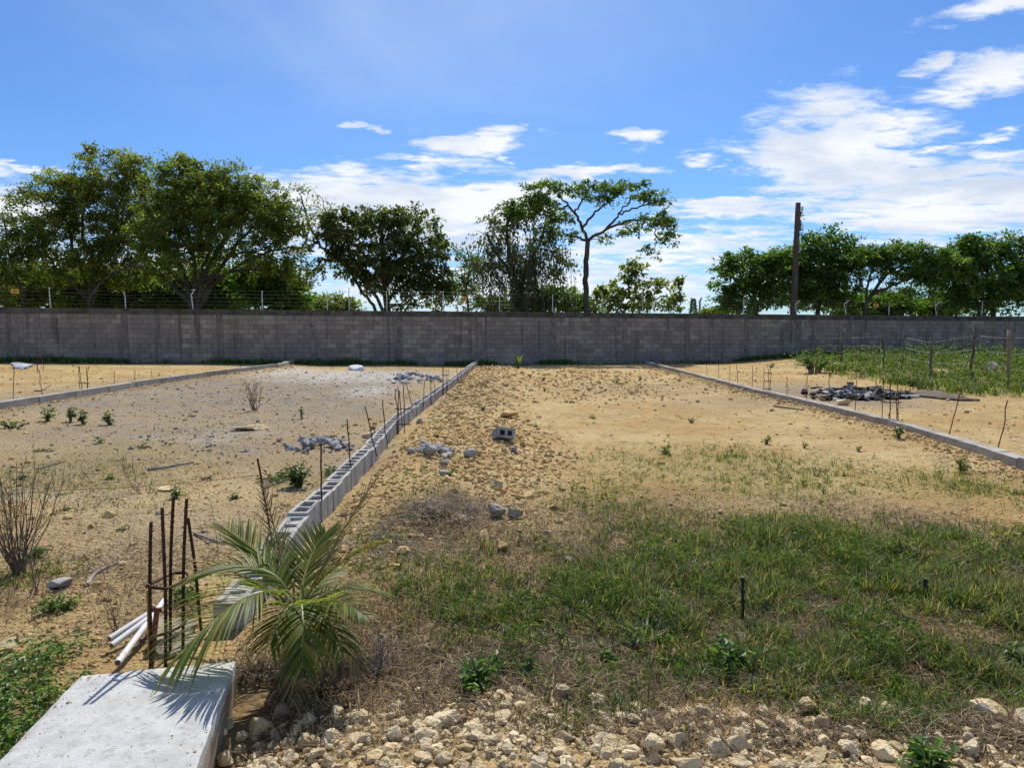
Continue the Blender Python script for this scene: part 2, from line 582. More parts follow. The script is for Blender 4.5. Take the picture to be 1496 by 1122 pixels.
M['palewood'] = rough_mat('pale_post', (.25, .18, .11), (.34, .25, .16), 6, None, 50, .6, .02, .9, .1)
M['whitepost'] = plain_mat('galvanised_white', (.62, .65, .68), .5, 0, .08)
M['wire'] = plain_mat('steel_wire', (.16, .165, .17), .6, .2, .1)
M['barb'] = plain_mat('dull_wire', (.17, .17, .17), .6, .2, .1)
M['sign'] = plain_mat('yellow_sign', (.75, .38, .03), .6, 0, .08)
M['signink'] = plain_mat('sign_print', (.04, .03, .02), .6, 0, .1)
M['black'] = plain_mat('black_plastic', (.012, .012, .014), .5, 0, .3)
M['burnt'] = rough_mat('charred_waste', (.010, .010, .011), (.045, .042, .04), 14, (.10, .09, .08), 60, .8, .02, .8, .5)
M['ash'] = rough_mat('ash_and_scrap', (.25, .26, .28), (.42, .43, .44), 14, (.12, .11, .1), 60, .5, .01, .8, .4)
M['tarp'] = rough_mat('dusty_brown_sheet', (.07, .05, .036), (.12, .09, .062), 6, (.2, .16, .11), 30, .4, .02, .8, .1)
M['bag'] = plain_mat('white_sack', (.62, .66, .70), .5, 0, .12, 9)
M['polem'] = rough_mat('old_pole', (.085, .062, .048), (.14, .105, .085), 5, (.06, .045, .035), 30, .6, .02, .95, .1)
M['grass'] = leaf_mat('green_grass', (.035, .06, .015), (.085, .14, .03), (.20, .24, .06), .45, .62, 1.35, (.36, .27, .13), .88)
M['fieldgrass'] = leaf_mat('field_grass', (.045, .075, .016), (.09, .135, .026), (.2, .22, .055), .42, .6, 1.3, (.28, .22, .09), .95)
M['litter'] = leaf_mat('dry_grass_litter', (.045, .028, .014), (.145, .092, .042), (.46, .34, .18), .2, .75, 1.0)
M['greylitter'] = leaf_mat('grey_dry_straw', (.085, .068, .055), (.17, .14, .115), (.34, .28, .22), .15, .7, .9)
M['weed'] = leaf_mat('broad_weed_leaf', (.045, .10, .02), (.09, .17, .032), (.19, .28, .06), .42, .45, 1.4)
M['weedgrass'] = leaf_mat('weedy_grass_blade', (.035, .066, .016), (.08, .135, .03), (.20, .245, .065), .45, .5, 1.4, (.33, .25, .12), .84)
M['fieldweed'] = leaf_mat('field_weed_leaf', (.03, .06, .014), (.065, .115, .024), (.16, .21, .045), .4, .55, 1.3)
M['seedling'] = leaf_mat('seedling_leaf', (.028, .065, .016), (.055, .115, .026), (.13, .2, .05), .38, .45, 1.3)
M['palm'] = leaf_mat('palm_leaflet', (.06, .095, .018), (.135, .175, .03), (.29, .26, .045), .48, .5, 1.6, (.25, .17, .06), .88)
M['palmdark'] = leaf_mat('dark_palm_leaflet', (.018, .045, .014), (.032, .068, .02), (.055, .09, .026), .3, .28, 1.2)
M['palmyellow'] = leaf_mat('yellow_palm_leaflet', (.13, .14, .015), (.22, .2, .02), (.36, .24, .03), .4, .4, 1.2)
M['palmdry'] = leaf_mat('dry_palm_leaflet', (.16, .10, .045), (.3, .21, .09), (.42, .31, .15), .3, .6, 1.0)
M['rachis'] = plain_mat('palm_rachis', (.19, .19, .045), .5, 0, .25, 12)
M['rachisdry'] = plain_mat('dry_rachis', (.24, .14, .05), .7, 0, .3, 12)

# perimeter wall blocks: grey, uneven, with streaks
m, t = material('wall_block')
P = t.add('ShaderNodeNewGeometry').outputs['Position']
oi = t.add('ShaderNodeObjectInfo').outputs['Random']
r = t.math('FRACT', t.math('ADD', t.attr('rnd'), t.math('MULTIPLY', oi, 7.31)))
c = t.mix(t.math('POWER', r, 1.6), (.235, .197, .163), (.395, .345, .29))
big = t.noise(P, .55, 4, .6)
c = t.mix(t.rng(big, .42, .60, 0, .75), c, (.215, .196, .19))
c = t.mix(t.rng(t.noise(P, 1.3, 6, .65, .5), .5, .66, 0, .6), c, (.37, .33, .295))
st = t.add('ShaderNodeMapping', {'Vector': P, 'Scale': (5, 5, .35)}).outputs[0]
c = t.mix(t.rng(t.noise(st, 1.0, 5, .6), .52, .70, 0, .8), c, (.095, .08, .07))
c = t.mix(t.rng(t.noise(st, 1.7, 5, .6), .60, .74, 0, .6), c, (.42, .39, .36))
fine = t.noise(P, 70, 5, .7)
c = t.mix(t.rng(fine, .35, .7, 0, .35), c, (.1, .095, .09))
p = t.add('ShaderNodeBsdfPrincipled', {'Base Color': c, 'Roughness': .95, 'Normal': bump(t, fine, .7, .01), 'Specular IOR Level': .15})
finish(t, p.outputs[0])
M['wallblock'] = m
M['mortar'] = rough_mat('wall_mortar', (.10, .09, .082), (.17, .155, .14), 3, (.28, .26, .24), 50, .5, .01, .95, .1)
M['column'] = rough_mat('wall_column', (.15, .132, .118), (.25, .22, .20), 2.2, (.10, .088, .08), 50, .5, .01, .95, .12)
M['cap'] = rough_mat('stained_cap_beam', (.055, .05, .044), (.12, .108, .095), 2.5, (.03, .029, .025), 50, .6, .012, .95, .1)

# ground: tan marl, grey gravel crust, dark litter-covered soil
m, t = material('marl_ground')
P = t.add('ShaderNodeNewGeometry').outputs['Position']
n_a = t.noise(P, .55, 6, .6)
n_b = t.noise(P, 5.5, 6, .65)
n_c = t.noise(P, 42, 5, .7)
n_d = t.noise(t.add('ShaderNodeMapping', {'Vector': P, 'Location': (7, 3, 0), 'Scale': (1, .8, 1)}).outputs[0], 1.7, 7, .66, .6)
c = t.mix(t.rng(n_a, .38, .62), (.48, .315, .128), (.58, .43, .205))
c = t.mix(t.rng(n_d, .50, .66, 0, .6), c, (.35, .265, .14))
c = t.mix(t.rng(n_d, .30, .44, .5, 0), c, (.62, .51, .29))
c = t.mix(t.rng(n_b, .52, .68, 0, .8), c, (.27, .175, .08))
c = t.mix(t.rng(n_b, .30, .42, .5, 0), c, (.66, .55, .33))
grey = t.attr('a_grey')
gc = t.mix(t.rng(n_b, .35, .65), (.20, .175, .142), (.33, .29, .235))
c = t.mix(t.math('MULTIPLY', grey, t.rng(n_d, .42, .70, 1.0, .5)), c, gc)
wht = t.attr('a_white')
c = t.mix(t.math('MULTIPLY', wht, t.rng(n_b, .38, .55)), c, (.58, .57, .55))
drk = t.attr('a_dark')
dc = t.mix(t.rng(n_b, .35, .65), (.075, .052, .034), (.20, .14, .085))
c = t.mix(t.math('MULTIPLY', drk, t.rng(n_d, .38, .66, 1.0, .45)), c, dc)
grn = t.attr('a_green')
c = t.mix(t.math('MULTIPLY', grn, t.rng(n_b, .3, .7, 1.0, .2)), c, (.25, .22, .06))
c = t.mix(t.rng(n_c, .50, .70, 0, .7), c, (.23, .15, .07))
c = t.mix(t.rng(n_c, .24, .42, .45, 0), c, (.70, .6, .44))
vo = t.add('ShaderNodeTexVoronoi', {'Vector': P, 'Scale': 28.0, 'Randomness': 1.0})
h = t.math('ADD', t.math('MULTIPLY', n_b, .5), t.math('MULTIPLY', n_c, .5))
h = t.math('SUBTRACT', h, t.math('MULTIPLY', vo.outputs['Distance'], .5))
p = t.add('ShaderNodeBsdfPrincipled', {'Base Color': c, 'Roughness': .97, 'Normal': bump(t, h, 1.0, .05), 'Specular IOR Level': .1})
finish(t, p.outputs[0])
M['soil'] = m


# ------------------------------------------------------------------ ground zones (ellipses on the ground)
def zone(lst):
    out = []
    for px, py, rx, ry, wt in lst:
        c = G(px, py, 0.0)
        y1 = G(px, min(py + ry, 1300), 0.0)[1]
        y0 = G(px, max(py - ry, 515), 0.0)[1]
        out.append((c[0], (y0 + y1) / 2, rx * c[1] / FPX, (y0 - y1) / 2, wt))
    return out


def zval(z, x, y, soft=.55):
    v = np.zeros_like(x)
    for cx_, cy_, rx_, ry_, wt in z:
        d = np.hypot((x - cx_) / rx_, (y - cy_) / ry_)
        v = np.maximum(v, wt * sst(1.0 + soft, 1.0 - soft, d))
    return v


Z_grey = zone([(330, 592, 300, 42, 1), (150, 600, 200, 26, .9), (520, 570, 110, 30, .9), (330, 650, 150, 22, .8), (120, 690, 200, 40, .6), (250, 780, 230, 60, .45), (420, 660, 120, 40, .6), (1060, 590, 90, 12, .35), (950, 570, 140, 10, .3), (1240, 578, 95, 16, .9), (440, 610, 150, 40, .9), (230, 640, 260, 40, .8), (480, 680, 90, 40, .6)])
Z_white = zone([(520, 552, 110, 9, .9), (420, 548, 50, 6, .7), (545, 572, 45, 7, .6), (340, 642, 60, 8, .3), (220, 645, 40, 5, .3), (60, 735, 110, 14, .25)])
Z_dark = zone([(640, 765, 70, 26, .9), (830, 900, 330, 110, .8), (1210, 900, 330, 120, .9), (460, 1000, 110, 70, 1), (980, 780, 200, 40, .6), (1300, 780, 160, 40, .5), (560, 940, 120, 90, .8), (1380, 1080, 140, 40, .9), (240, 1000, 130, 60, .6), (1080, 740, 260, 26, .45), (760, 985, 280, 50, .9), (1150, 985, 340, 60, .8), (800, 1070, 460, 40, .5), (90, 860, 170, 50, .4), (250, 870, 110, 60, .5)])
Z_green = zone([(1060, 690, 180, 35, .5), (880, 730, 90, 30, .4), (120, 690, 160, 50, .45), (60, 720, 100, 30, .5), (1380, 715, 120, 30, .45), (500, 720, 60, 30, .3)])
Z_rubble = zone([(660, 620, 95, 95, 1), (700, 680, 110, 60, .9), (660, 555, 60, 20, .7), (850, 560, 120, 20, .5)])
FIELD = lambda x, y: sst(-.7, .9, x - (10.1 + .17 * (y - 18)) + 2.2 * (fbm(x, y, 71, 3) - .5)) * sst(15.2, 18.2, y + .45 * (x - 11) + 2.4 * (fbm(x, y, 72, 3) - .5))

print('zones done')
# ------------------------------------------------------------------ ground sheet: one mesh, fine in front, out to the horizon
front = np.concatenate([np.linspace(-52, 52, 490)])
back = np.linspace(52, 308, 40)[1:-1]
ang = np.radians(np.concatenate([front, back]))
rad = [0.35]
while rad[-1] < 2.9:
    rad.append(rad[-1] * 1.08)
while rad[-1] < 50:
    rad.append(rad[-1] * 1.0075 + .002)
while rad[-1] < 6000:
    rad.append(rad[-1] * 1.16)
rad = np.array(rad)
na, nr = len(ang), len(rad)
RR, AA = np.meshgrid(rad, ang, indexing='ij')
X, Y = RR * np.sin(AA), -1.0 + RR * np.cos(AA)
Zh = height(X.ravel(), Y.ravel()).reshape(X.shape) * sst(90, 50, RR)
V = np.stack([X, Y, Zh], -1).reshape(-1, 3)
V = np.r_[V, [[0, -1.0, 0]]]
i, j = np.meshgrid(np.arange(nr - 1), np.arange(na), indexing='ij')
j2 = (j + 1) % na
F = np.stack([i * na + j, i * na + j2, (i + 1) * na + j2, (i + 1) * na + j], -1).reshape(-1, 4)[:, ::-1]
k = np.arange(na)
F3 = np.stack([np.full(na, nr * na), k, (k + 1) % na], -1)[:, ::-1]
g = Acc().add(V, [F, F3], 0.5)
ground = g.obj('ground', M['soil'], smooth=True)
tag(ground, kind='structure')
x, y = V[:, 0], V[:, 1]
near = np.hypot(x, y) < 60
wob = (fbm(x * .9, y * .9, 31, 4) - .5)
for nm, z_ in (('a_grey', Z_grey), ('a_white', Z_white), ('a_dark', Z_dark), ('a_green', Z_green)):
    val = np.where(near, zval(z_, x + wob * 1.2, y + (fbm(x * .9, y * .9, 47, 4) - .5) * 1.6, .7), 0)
    if nm == 'a_green':
        val = np.where(near, np.maximum(val, FIELD(x, y)), 1.0)
        val = np.maximum(val, sst(33, 37, y - .184 * x))
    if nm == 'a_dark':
        val = np.maximum(val, sst(28.9, 29.6, y - .184 * x + wob * 1.2) * sst(34, 31, y - .184 * x))  # wall foot: dark soil, and the shade there put into its colour
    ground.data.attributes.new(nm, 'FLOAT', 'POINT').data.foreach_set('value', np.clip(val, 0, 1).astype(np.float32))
print('ground done', len(V))

# ------------------------------------------------------------------ perimeter wall
WX0, WX1 = -27.0, 36.0
WS = .184                                    # the wall runs away to the right
wl = lambda x: 30.4 + WS * x                 # y of its near face
WANG = math.atan(WS)
wtop = lambda x: 2.25 - .0052 * x
BH, BL, CAPH = .19, .385, .21
ux = np.array([math.cos(WANG), math.sin(WANG), 0])
un = np.array([-math.sin(WANG), math.cos(WANG), 0])


def WP(px, py=500):
    """x of the wall where the photograph shows it at px"""
    d = ray(px, py)
    k = d[0] / d[1]
    return k * 30.4 / (1 - k * WS)


wo = np.array([0, 30.4, 0])
wall = thing('perimeter_wall', wo, 'long grey concrete block perimeter wall across the back of the lots', 'wall')
slope = math.atan(-.0052)
S0, S1 = WX0 / ux[0], WX1 / ux[0]


def wpt(s_, n_, z_):
    return wo + ux * s_ + un * n_ + np.array([0, 0, z_])


def wbox(acc, s0, s1, n0, n1, zb, zt, rnd=None):
    """a box in the wall's own frame; zb, zt are functions of s"""
    V = [wpt(s_, n_, (zb if f == 0 else zt)(s_)) for f in (0, 1) for n_ in (n0, n1) for s_ in (s0, s1)]
    F = np.array([[0, 2, 3, 1], [4, 5, 7, 6], [0, 1, 5, 4], [2, 6, 7, 3], [0, 4, 6, 2], [1, 3, 7, 5]])
    acc.add(V, F, rnd)


top_s = lambda s_: wtop(s_ * ux[0])
a = Acc()
wbox(a, S0, S1, .012, .14, lambda s_: -.4, lambda s_: top_s(s_) - CAPH - .003)
a.obj('mortar_core', M['mortar'], wall)
colpx = [-130, 22, 183, 322, 458, 584, 700, 808, 912, 1004, 1090, 1166, 1240, 1312, 1403, 1470, 1540]
cols = [WP(p_) / ux[0] for p_ in colpx]
for s_ in cols:
    a = Acc()
    wbox(a, s_ - .11, s_ + .11, -.012, .152, lambda q: -.4, lambda q: top_s(q) - CAPH - .003)
    a.obj('column', M['column'], wall)
edges = [S0] + cols + [S1]
for s0, s1 in zip(edges[:-1], edges[1:]):
    a = Acc()
    wbox(a, s0 + .003, s1 - .003, -.045 + random.uniform(-.006, .006), .19, lambda q: top_s(q) - CAPH, lambda q, d_=random.uniform(-.008, .008): top_s(q) + d_)
    a.obj('cap_beam', M['cap'], wall)
# blocks: the largest in the picture are objects, the rest one joined part
vis0, vis1 = WP(-30) / ux[0], WP(1530) / ux[0]
variants = []
for q in range(7):
    a = Acc().box((-BL / 2 + .006, -.014, -BH / 2 + .006), (BL / 2 - .006, .1, BH / 2 - .006), q / 7, jit=.004)
    variants.append(a.mesh('wall_block', M['wallblock']))
rest = Acc()
cand = []
for s0, s1 in zip(edges[:-1], edges[1:]):
    s0, s1 = s0 + .115, s1 - .115
    for row in range(13):
        off = (row % 2) * BL / 2
        s_ = s0 - off
        while s_ < s1:
            a0, a1 = max(s_, s0), min(s_ + BL, s1)
            if a1 - a0 > .05:
                zc = top_s((a0 + a1) / 2) - CAPH - .004 - (row + .5) * BH
                cand.append((a0, a1, zc, row))
            s_ += BL
full = [c_ for c_ in cand if c_[1] - c_[0] > BL - .02 and vis0 < c_[0] < vis1 and c_[3] < 10]
full.sort(key=lambda c_: wl(c_[0]))
keep = set(map(id, full[:296]))
nk = 0
for c_ in cand:
    a0, a1, zc, row = c_
    jn = random.uniform(-.006, .006)
    if id(c_) in keep:
        p_ = wpt((a0 + a1) / 2, jn, zc) - wo
        nk += 1
        link('block', random.choice(variants), wall, tuple(p_), (random.uniform(-.01, .01), -slope * 0 + .0052, WANG + random.uniform(-.006, .006)))
    else:
        wbox(rest, a0 + .006, a1 - .006, -.014 + jn, .1, lambda q, z_=zc, m_=(a0 + a1) / 2: z_ - BH / 2 + .006 - (q - m_) * .0052, lambda q, z_=zc, m_=(a0 + a1) / 2: z_ + BH / 2 - .006 - (q - m_) * .0052, random.random())
tag(rest.obj('block_courses', M['wallblock'], wall), kind='stuff')
print('wall blocks', nk, len(cand))

# electric fence along the wall's top
fence = thing('electric_fence', wpt(0, .08, top_s(0)), 'electric fence of white posts and thin wires on top of the wall', 'fence')
posts_px = [(72, 420), (182, 427), (281, 423, 4), (383, 425), (478, 425), (510, 420), (565, 426), (648, 426), (730, 429), (808, 430), (940, 433), (1025, 434), (1088, 438), (1166, 439, 4), (1238, 438, 5), (1301, 442), (1371, 440, 5), (1437, 441)]
tops = []
for pp in posts_px:
    s_ = WP(pp[0], 440) / ux[0]
    b = wpt(s_, .08, top_s(s_) - .01)
    dep = b[1]
    tpt = TP(pp[0], pp[1], dep)
    hgt = tpt[2] - b[2]
    hgt = max(hgt, .5)
    lean = (pp[2] if len(pp) > 2 else random.uniform(-1, 1)) * dep / FPX
    pts = [b, b + [lean * -.35, 0, hgt * .45], b + [lean * -.6, 0, hgt * .72], b + [lean * .9, -.05, hgt]]
    a = Acc().tube(pts, .017, 5)
    for kk in range(5):
        f_ = .22 + .19 * kk
        q = b + np.array([0, -.03, hgt * f_])
        a.box(q - .016, q + .016, .2)
    a.obj('post', M['whitepost'], fence)
    tops.append((s_, hgt))
ss = np.linspace(vis0 - 2, vis1 + 2, 120)
hh = np.interp(ss, [q[0] for q in tops], [q[1] for q in tops])
for kk in range(5):
    pts = [wpt(s_, .045, top_s(s_) + h_ * (.22 + .19 * kk) + .008 * math.sin(s_ * 3 + kk)) for s_, h_ in zip(ss, hh)]
    Acc().tube(pts, .0018, 3).obj('wire', M['wire'], fence)
for px_, py_, lab in ((22, 425, 'small yellow warning sign at the left end of the electric fence'), (677, 437, 'small orange warning sign on the electric fence behind the far block row end'), (1280, 446, 'small orange warning sign on the electric fence before the dark right trees')):
    s_ = WP(px_, py_) / ux[0]
    q = TP(px_, py_, wpt(s_, 0.03, 0)[1])
    t_ = thing('warning_sign', q, lab, 'sign')
    Acc().box((-.13, -.004, -.085), (.13, .004, .085), rot=WANG, origin=q).obj('plate', M['sign'], t_)
    a = Acc()
    for zz0, wd in ((.045, .07), (.0, .09), (-.04, .06)):
        a.box((-wd, -.0065, zz0 - .011), (wd, -.0045, zz0 + .011), rot=WANG, origin=q)
    a.obj('print', M['signink'], t_)

# ------------------------------------------------------------------ hollow block row and kerbs


def hollow(name, L, Wd, H, depth, mat, jit=.003):
    xs = [-L / 2, -L / 2 + .035, -.016, .016, L / 2 - .035, L / 2]
    ys = [-Wd / 2, -Wd / 2 + .03, Wd / 2 - .03, Wd / 2]
    a = Acc()
    V, F = [], []
    gid = {}
    for jy, yy in enumerate(ys):
        for ix, xx in enumerate(xs):
            gid[ix, jy] = len(V)
            V.append((xx + random.uniform(-jit, jit), yy + random.uniform(-jit, jit), H + random.uniform(-jit, jit)))
    for jy in range(3):
        for ix in range(5):
            c4 = [gid[ix, jy], gid[ix + 1, jy], gid[ix + 1, jy + 1], gid[ix, jy + 1]]
            if jy == 1 and ix in (1, 3):
                lo = []
                for v in c4:
                    lo.append(len(V))
                    V.append((V[v][0] * .985, V[v][1] * .9, H - depth + random.uniform(-.01, .01)))
                for q in range(4):
                    F.append([c4[q], lo[q], lo[(q + 1) % 4], c4[(q + 1) % 4]])
                F.append(lo)
            else:
                F.append(c4)
    ring = [gid[0, 0], gid[5, 0], gid[5, 3], gid[0, 3]]
    per = [gid[ix, 0] for ix in range(6)] + [gid[5, 1], gid[5, 2]] + [gid[ix, 3] for ix in range(5, -1, -1)] + [gid[0, 2], gid[0, 1]]
    lo = []
    for v in per:
        lo.append(len(V))
        V.append((V[v][0], V[v][1], -.12))
    n = len(per)
    for q in range(n):
        F.append([per[q], lo[q], lo[(q + 1) % n], per[(q + 1) % n]])
    a.add(V, np.array(F)[:, ::-1] * 1, random.random())
    me = a.mesh(name, mat)
    return me


def along(poly, step):
    """points every step metres along a polyline of (x, y, z)"""
    P = np.array(poly, float)
    d = np.r_[0, np.cumsum(np.linalg.norm(np.diff(P[:, :2], axis=0), axis=1))]
    s_ = np.arange(step / 2, d[-1], step)
    return np.stack([np.interp(s_, d, P[:, q]) for q in range(3)], -1), s_


ROW = [(-1.47, 3.25, .10), (-1.52, 4.1, .165), (-1.60, 5.15, .19), (-1.66, 7.0, .2), (-1.70, 8.6, .2), (-1.76, 9.6, .2), (-1.80, 11.0, .21), (-1.70, 15, .2), (-1.58, 22, .2), (-1.50, 29.6, .2)]
row = thing('block_row', (ROW[0][0], ROW[0][1], 0), 'row of grey hollow concrete blocks running from the palm to the wall', 'block row')
LB = .40
hv = [hollow('block', LB - .008, .155, .2, .16, M['concrete']) for _ in range(3)]
fv = [hollow('block', LB - .008, .155, .2, .018, M['concrete']) for _ in range(2)]
pts, ss_ = along(ROW, LB)
o0 = np.array(row.location)
for q, p_ in enumerate(pts):
    nx = pts[min(q + 1, len(pts) - 1)] - pts[max(q - 1, 0)]
    rz = math.atan2(nx[1], nx[0])
    if p_[1] < 3.5:
        continue
    filled = q % 6 == 4 or random.random() < .12 or 9.5 < p_[1] < 11.3 or p_[1] > 26
    link('block', random.choice(fv if filled else hv), row,
         (p_[0] - o0[0] + random.uniform(-.011, .011), p_[1] - o0[1], p_[2] - .2 + random.uniform(-.01, .01)), (random.uniform(-.02, .02), random.uniform(-.012, .012), rz + random.uniform(-.025, .025)))


def kerb(name, label, poly, Wd, hgt, seg, mat):
    k_ = thing(name, (poly[0][0], poly[0][1], 0), label, 'kerb')
    o_ = np.array(k_.location)
    pts, _ = along(poly, seg)
    for q, p_ in enumerate(pts):
        nx = pts[min(q + 1, len(pts) - 1)] - pts[max(q - 1, 0)]
        rz = math.atan2(nx[1], nx[0])
        a = Acc().box((-seg / 2 + .004, -Wd / 2, -hgt), (seg / 2 - .004, Wd / 2, 0), random.random(), jit=.006)
        link('kerb_block', a.mesh('kerb_block', mat), k_, (p_[0] - o_[0], p_[1] - o_[1], p_[2] + random.uniform(-.006, .006)), (0, 0, rz + random.uniform(-.01, .01)))
    return k_


def top_line(pxs, z):
    return [tuple(G(a_, b_, z)) for a_, b_ in pxs]


KR = [(5.72, 4.6, .16)] + top_line([(1496, 669), (1363, 630), (1288, 609.5), (1181, 584.5), (1096, 566)], .15) + [(5.75, 30.6, .15)]
kr = kerb('block_kerb', 'low grey block kerb running past the burnt heap to the wall', KR, .16, .3, .4, M['kerb'])
KL = [(-8.75, 8.5, .3)] + top_line([(0, 587), (100, 572), (200, 557), (300, 543.5), (410, 530.5)], .3) + [(-8.8, 28.6, .3)]
KL = sorted(KL, key=lambda q: q[1])
kl = kerb('bond_beam', 'pale concrete footing beam crossing the left lot to the wall', KL, .15, .45, 1.2, M['kerb'])


# ------------------------------------------------------------------ rebars
def bar_pts(b, tpt, n=7, wob=.006):
    b, tpt = np.asarray(b, float), np.asarray(tpt, float)
    f_ = np.linspace(0, 1, n)[:, None]
    P = b + (tpt - b) * f_
    P[1:-1] += rng.normal(0, wob, (n - 2, 3)) * [1, 1, 0]
    return P


def base_top(xt, yt, xb, yb, ztop, sink=.08):
    b = G(xb, yb, ztop)
    tpt = TP(xt, yt, b[1])
    d = norm(tpt - b)
    return b - d * sink, tpt, b


def single_rebar(xt, yt, xb, yb, z, label, group, r=.0065):
    b0, tp_, b = base_top(xt, yt, xb, yb, z)
    a = Acc().tube(bar_pts(b0, tp_), r, 5)
    o = a.obj('rebar', M['rust'], origin=b)
    return tag(o, label, 'rebar', group)


gl = 'rebars along the hollow block row'
single_rebar(376, 670, 395, 790, .19, 'rusty leaning rebar rising behind the dry fronds of the palm', gl, .007)
single_rebar(469, 649, 469, 731, .2, 'upright rusty rebar in the hollow block row beside the creeping plant', gl, .007)
single_rebar(507, 613, 513, 685, .2, 'rusty rebar in the block row beside the dark stone heap', gl)
single_rebar(533, 594, 548, 657, .2, 'leftward leaning rebar in the block row beside a pale boulder', gl)
single_rebar(559, 584, 565, 647, .2, 'rusty rebar in the block row just before the nearer tied cage', gl)
for q in ((620, 555, 619, 589), (629.5, 549, 629.5, 586), (635, 560, 636, 577), (667, 538, 668, 554), (673, 537, 674, 550), (680, 536, 681, 545)):
    single_rebar(*q, .2, 'thin far rebar in the hollow block row near the wall', gl)
gr = 'rebars along the right kerb'
for q in ((1032, 530, 1033, 548), (1050, 532, 1050, 552), (1066, 534, 1066, 556), (1076, 533, 1078, 560), (1100, 534, 1099, 565)):
    single_rebar(*q, .15, 'thin far rebar in the right kerb between the wall and the small cage', gr)
single_rebar(1149.6, 550, 1149.6, 578, .15, 'thin rebar in the right kerb left of the burnt heap', gr)
single_rebar(1179, 549, 1179, 584, .15, 'thin rebar in the right kerb at the left edge of the burnt heap', gr)
single_rebar(1211.5, 542, 1211.5, 590, .15, 'tall thin rebar in the right kerb before the middle of the burnt heap', gr)
single_rebar(1252, 555, 1249.5, 600, .15, 'thin rebar in the right kerb behind the yellow boulder', gr)
single_rebar(1402, 575, 1387.5, 633.5, .15, 'rightward leaning rebar in the right kerb below the brown sheet', gr)
single_rebar(1472, 585, 1459, 655, .15, 'leaning rebar nearest the end of the right kerb', gr)
gb = 'rebars along the left beam'
single_rebar(19.6, 536, 19.6, 581, .3, 'thin upright rebar in the left beam near the picture edge', gb)
single_rebar(57, 540, 61, 574, .3, 'thin tilted rebar in the left beam beside the tied cage', gb)
for q in ((168, 541, 166, 561), (197, 540, 197, 556), (221.6, 541, 221.6, 553)):
    single_rebar(*q, .3, 'short thin far rebar in the left beam beyond the tied cage', gb)


def stirrup(acc, c, rz, lx, ly, r, tilt=0.0):
    P = []
    for a_ in np.linspace(0, 2 * math.pi, 25):
        ca, sa = math.cos(a_), math.sin(a_)
        e = 5
        q = np.array([lx * math.copysign(abs(ca) ** (2 / e), ca), ly * math.copysign(abs(sa) ** (2 / e), sa), tilt * ca])
        P.append([c[0] + q[0] * math.cos(rz) - q[1] * math.sin(rz), c[1] + q[0] * math.sin(rz) + q[1] * math.cos(rz), c[2] + q[2]])
    acc.tube(P, r, 5, cap=False)


def cage(bars, z, ring_py, label, group, r=.0065, rl=.07):
    B = [base_top(*q, z) for q in bars]
    c = np.mean([b[2] for b in B], 0)
    t_ = thing('rebar_cage', c, label, 'rebar cage', group)
    # spread the bars over the cage's depth
    for q, (b0, tp_, b) in enumerate(B):
        dy = (-1) ** q * rl * .7
        off = np.array([0, dy, 0])
        Acc().tube(bar_pts(b0 + off, tp_ + off), r, 5).obj('bar', M['rust'], t_)
    for py in ring_py:
        q = TP(np.mean([b_[2] for b_ in bars]), py, c[1])
        a = Acc()
        w_ = max((max(b_[2] for b_ in bars) - min(b_[2] for b_ in bars)) * c[1] / FPX / 2 + .012, .04)
        stirrup(a, q, 0, w_, rl * .8, .0045)
        a.obj('stirrup', M['rust'], t_)


gc_ = 'tied rebar cages'
cage([(577, 568, 581, 627), (582, 565, 582, 626), (589, 563, 590, 626), (584, 570, 588, 615), (593, 559, 602, 600)], .2, (597.5, 620), 'rusty tied rebar cage standing at the bend of the hollow block row', gc_)
cage([(646, 537, 646, 571), (648.5, 536, 648, 572), (651.5, 540, 652, 571), (655, 539, 654, 565)], .2, (548, 569), 'small far rebar cage in the hollow block row near the grey rubbish', gc_)
cage([(1117, 537, 1117, 570), (1122, 539, 1122, 571), (1127, 535, 1126, 570)], .15, (545, 557, 568), 'slim far rebar cage in the right kerb beside a tuft of weed', gc_)
cage([(1292, 552, 1291, 611), (1298.5, 554, 1297, 612), (1303, 556, 1302, 612), (1308, 554, 1307, 613), (1315, 571, 1314, 615)], .15, (588,), 'tall rebar cage in the right kerb in front of the burnt heap', gc_)
cage([(112, 534, 115, 567), (118, 535, 121, 569), (124, 537, 126, 564), (131, 535, 129, 564)], .3, (560,), 'leaning rebar cage in the left footing beam', gc_)
cage([(52, 508, 53, 540), (57, 507, 57, 541), (62, 508, 62, 540)], .3, (515, 528), 'dark rebar cage standing against the wall at far left', gc_)
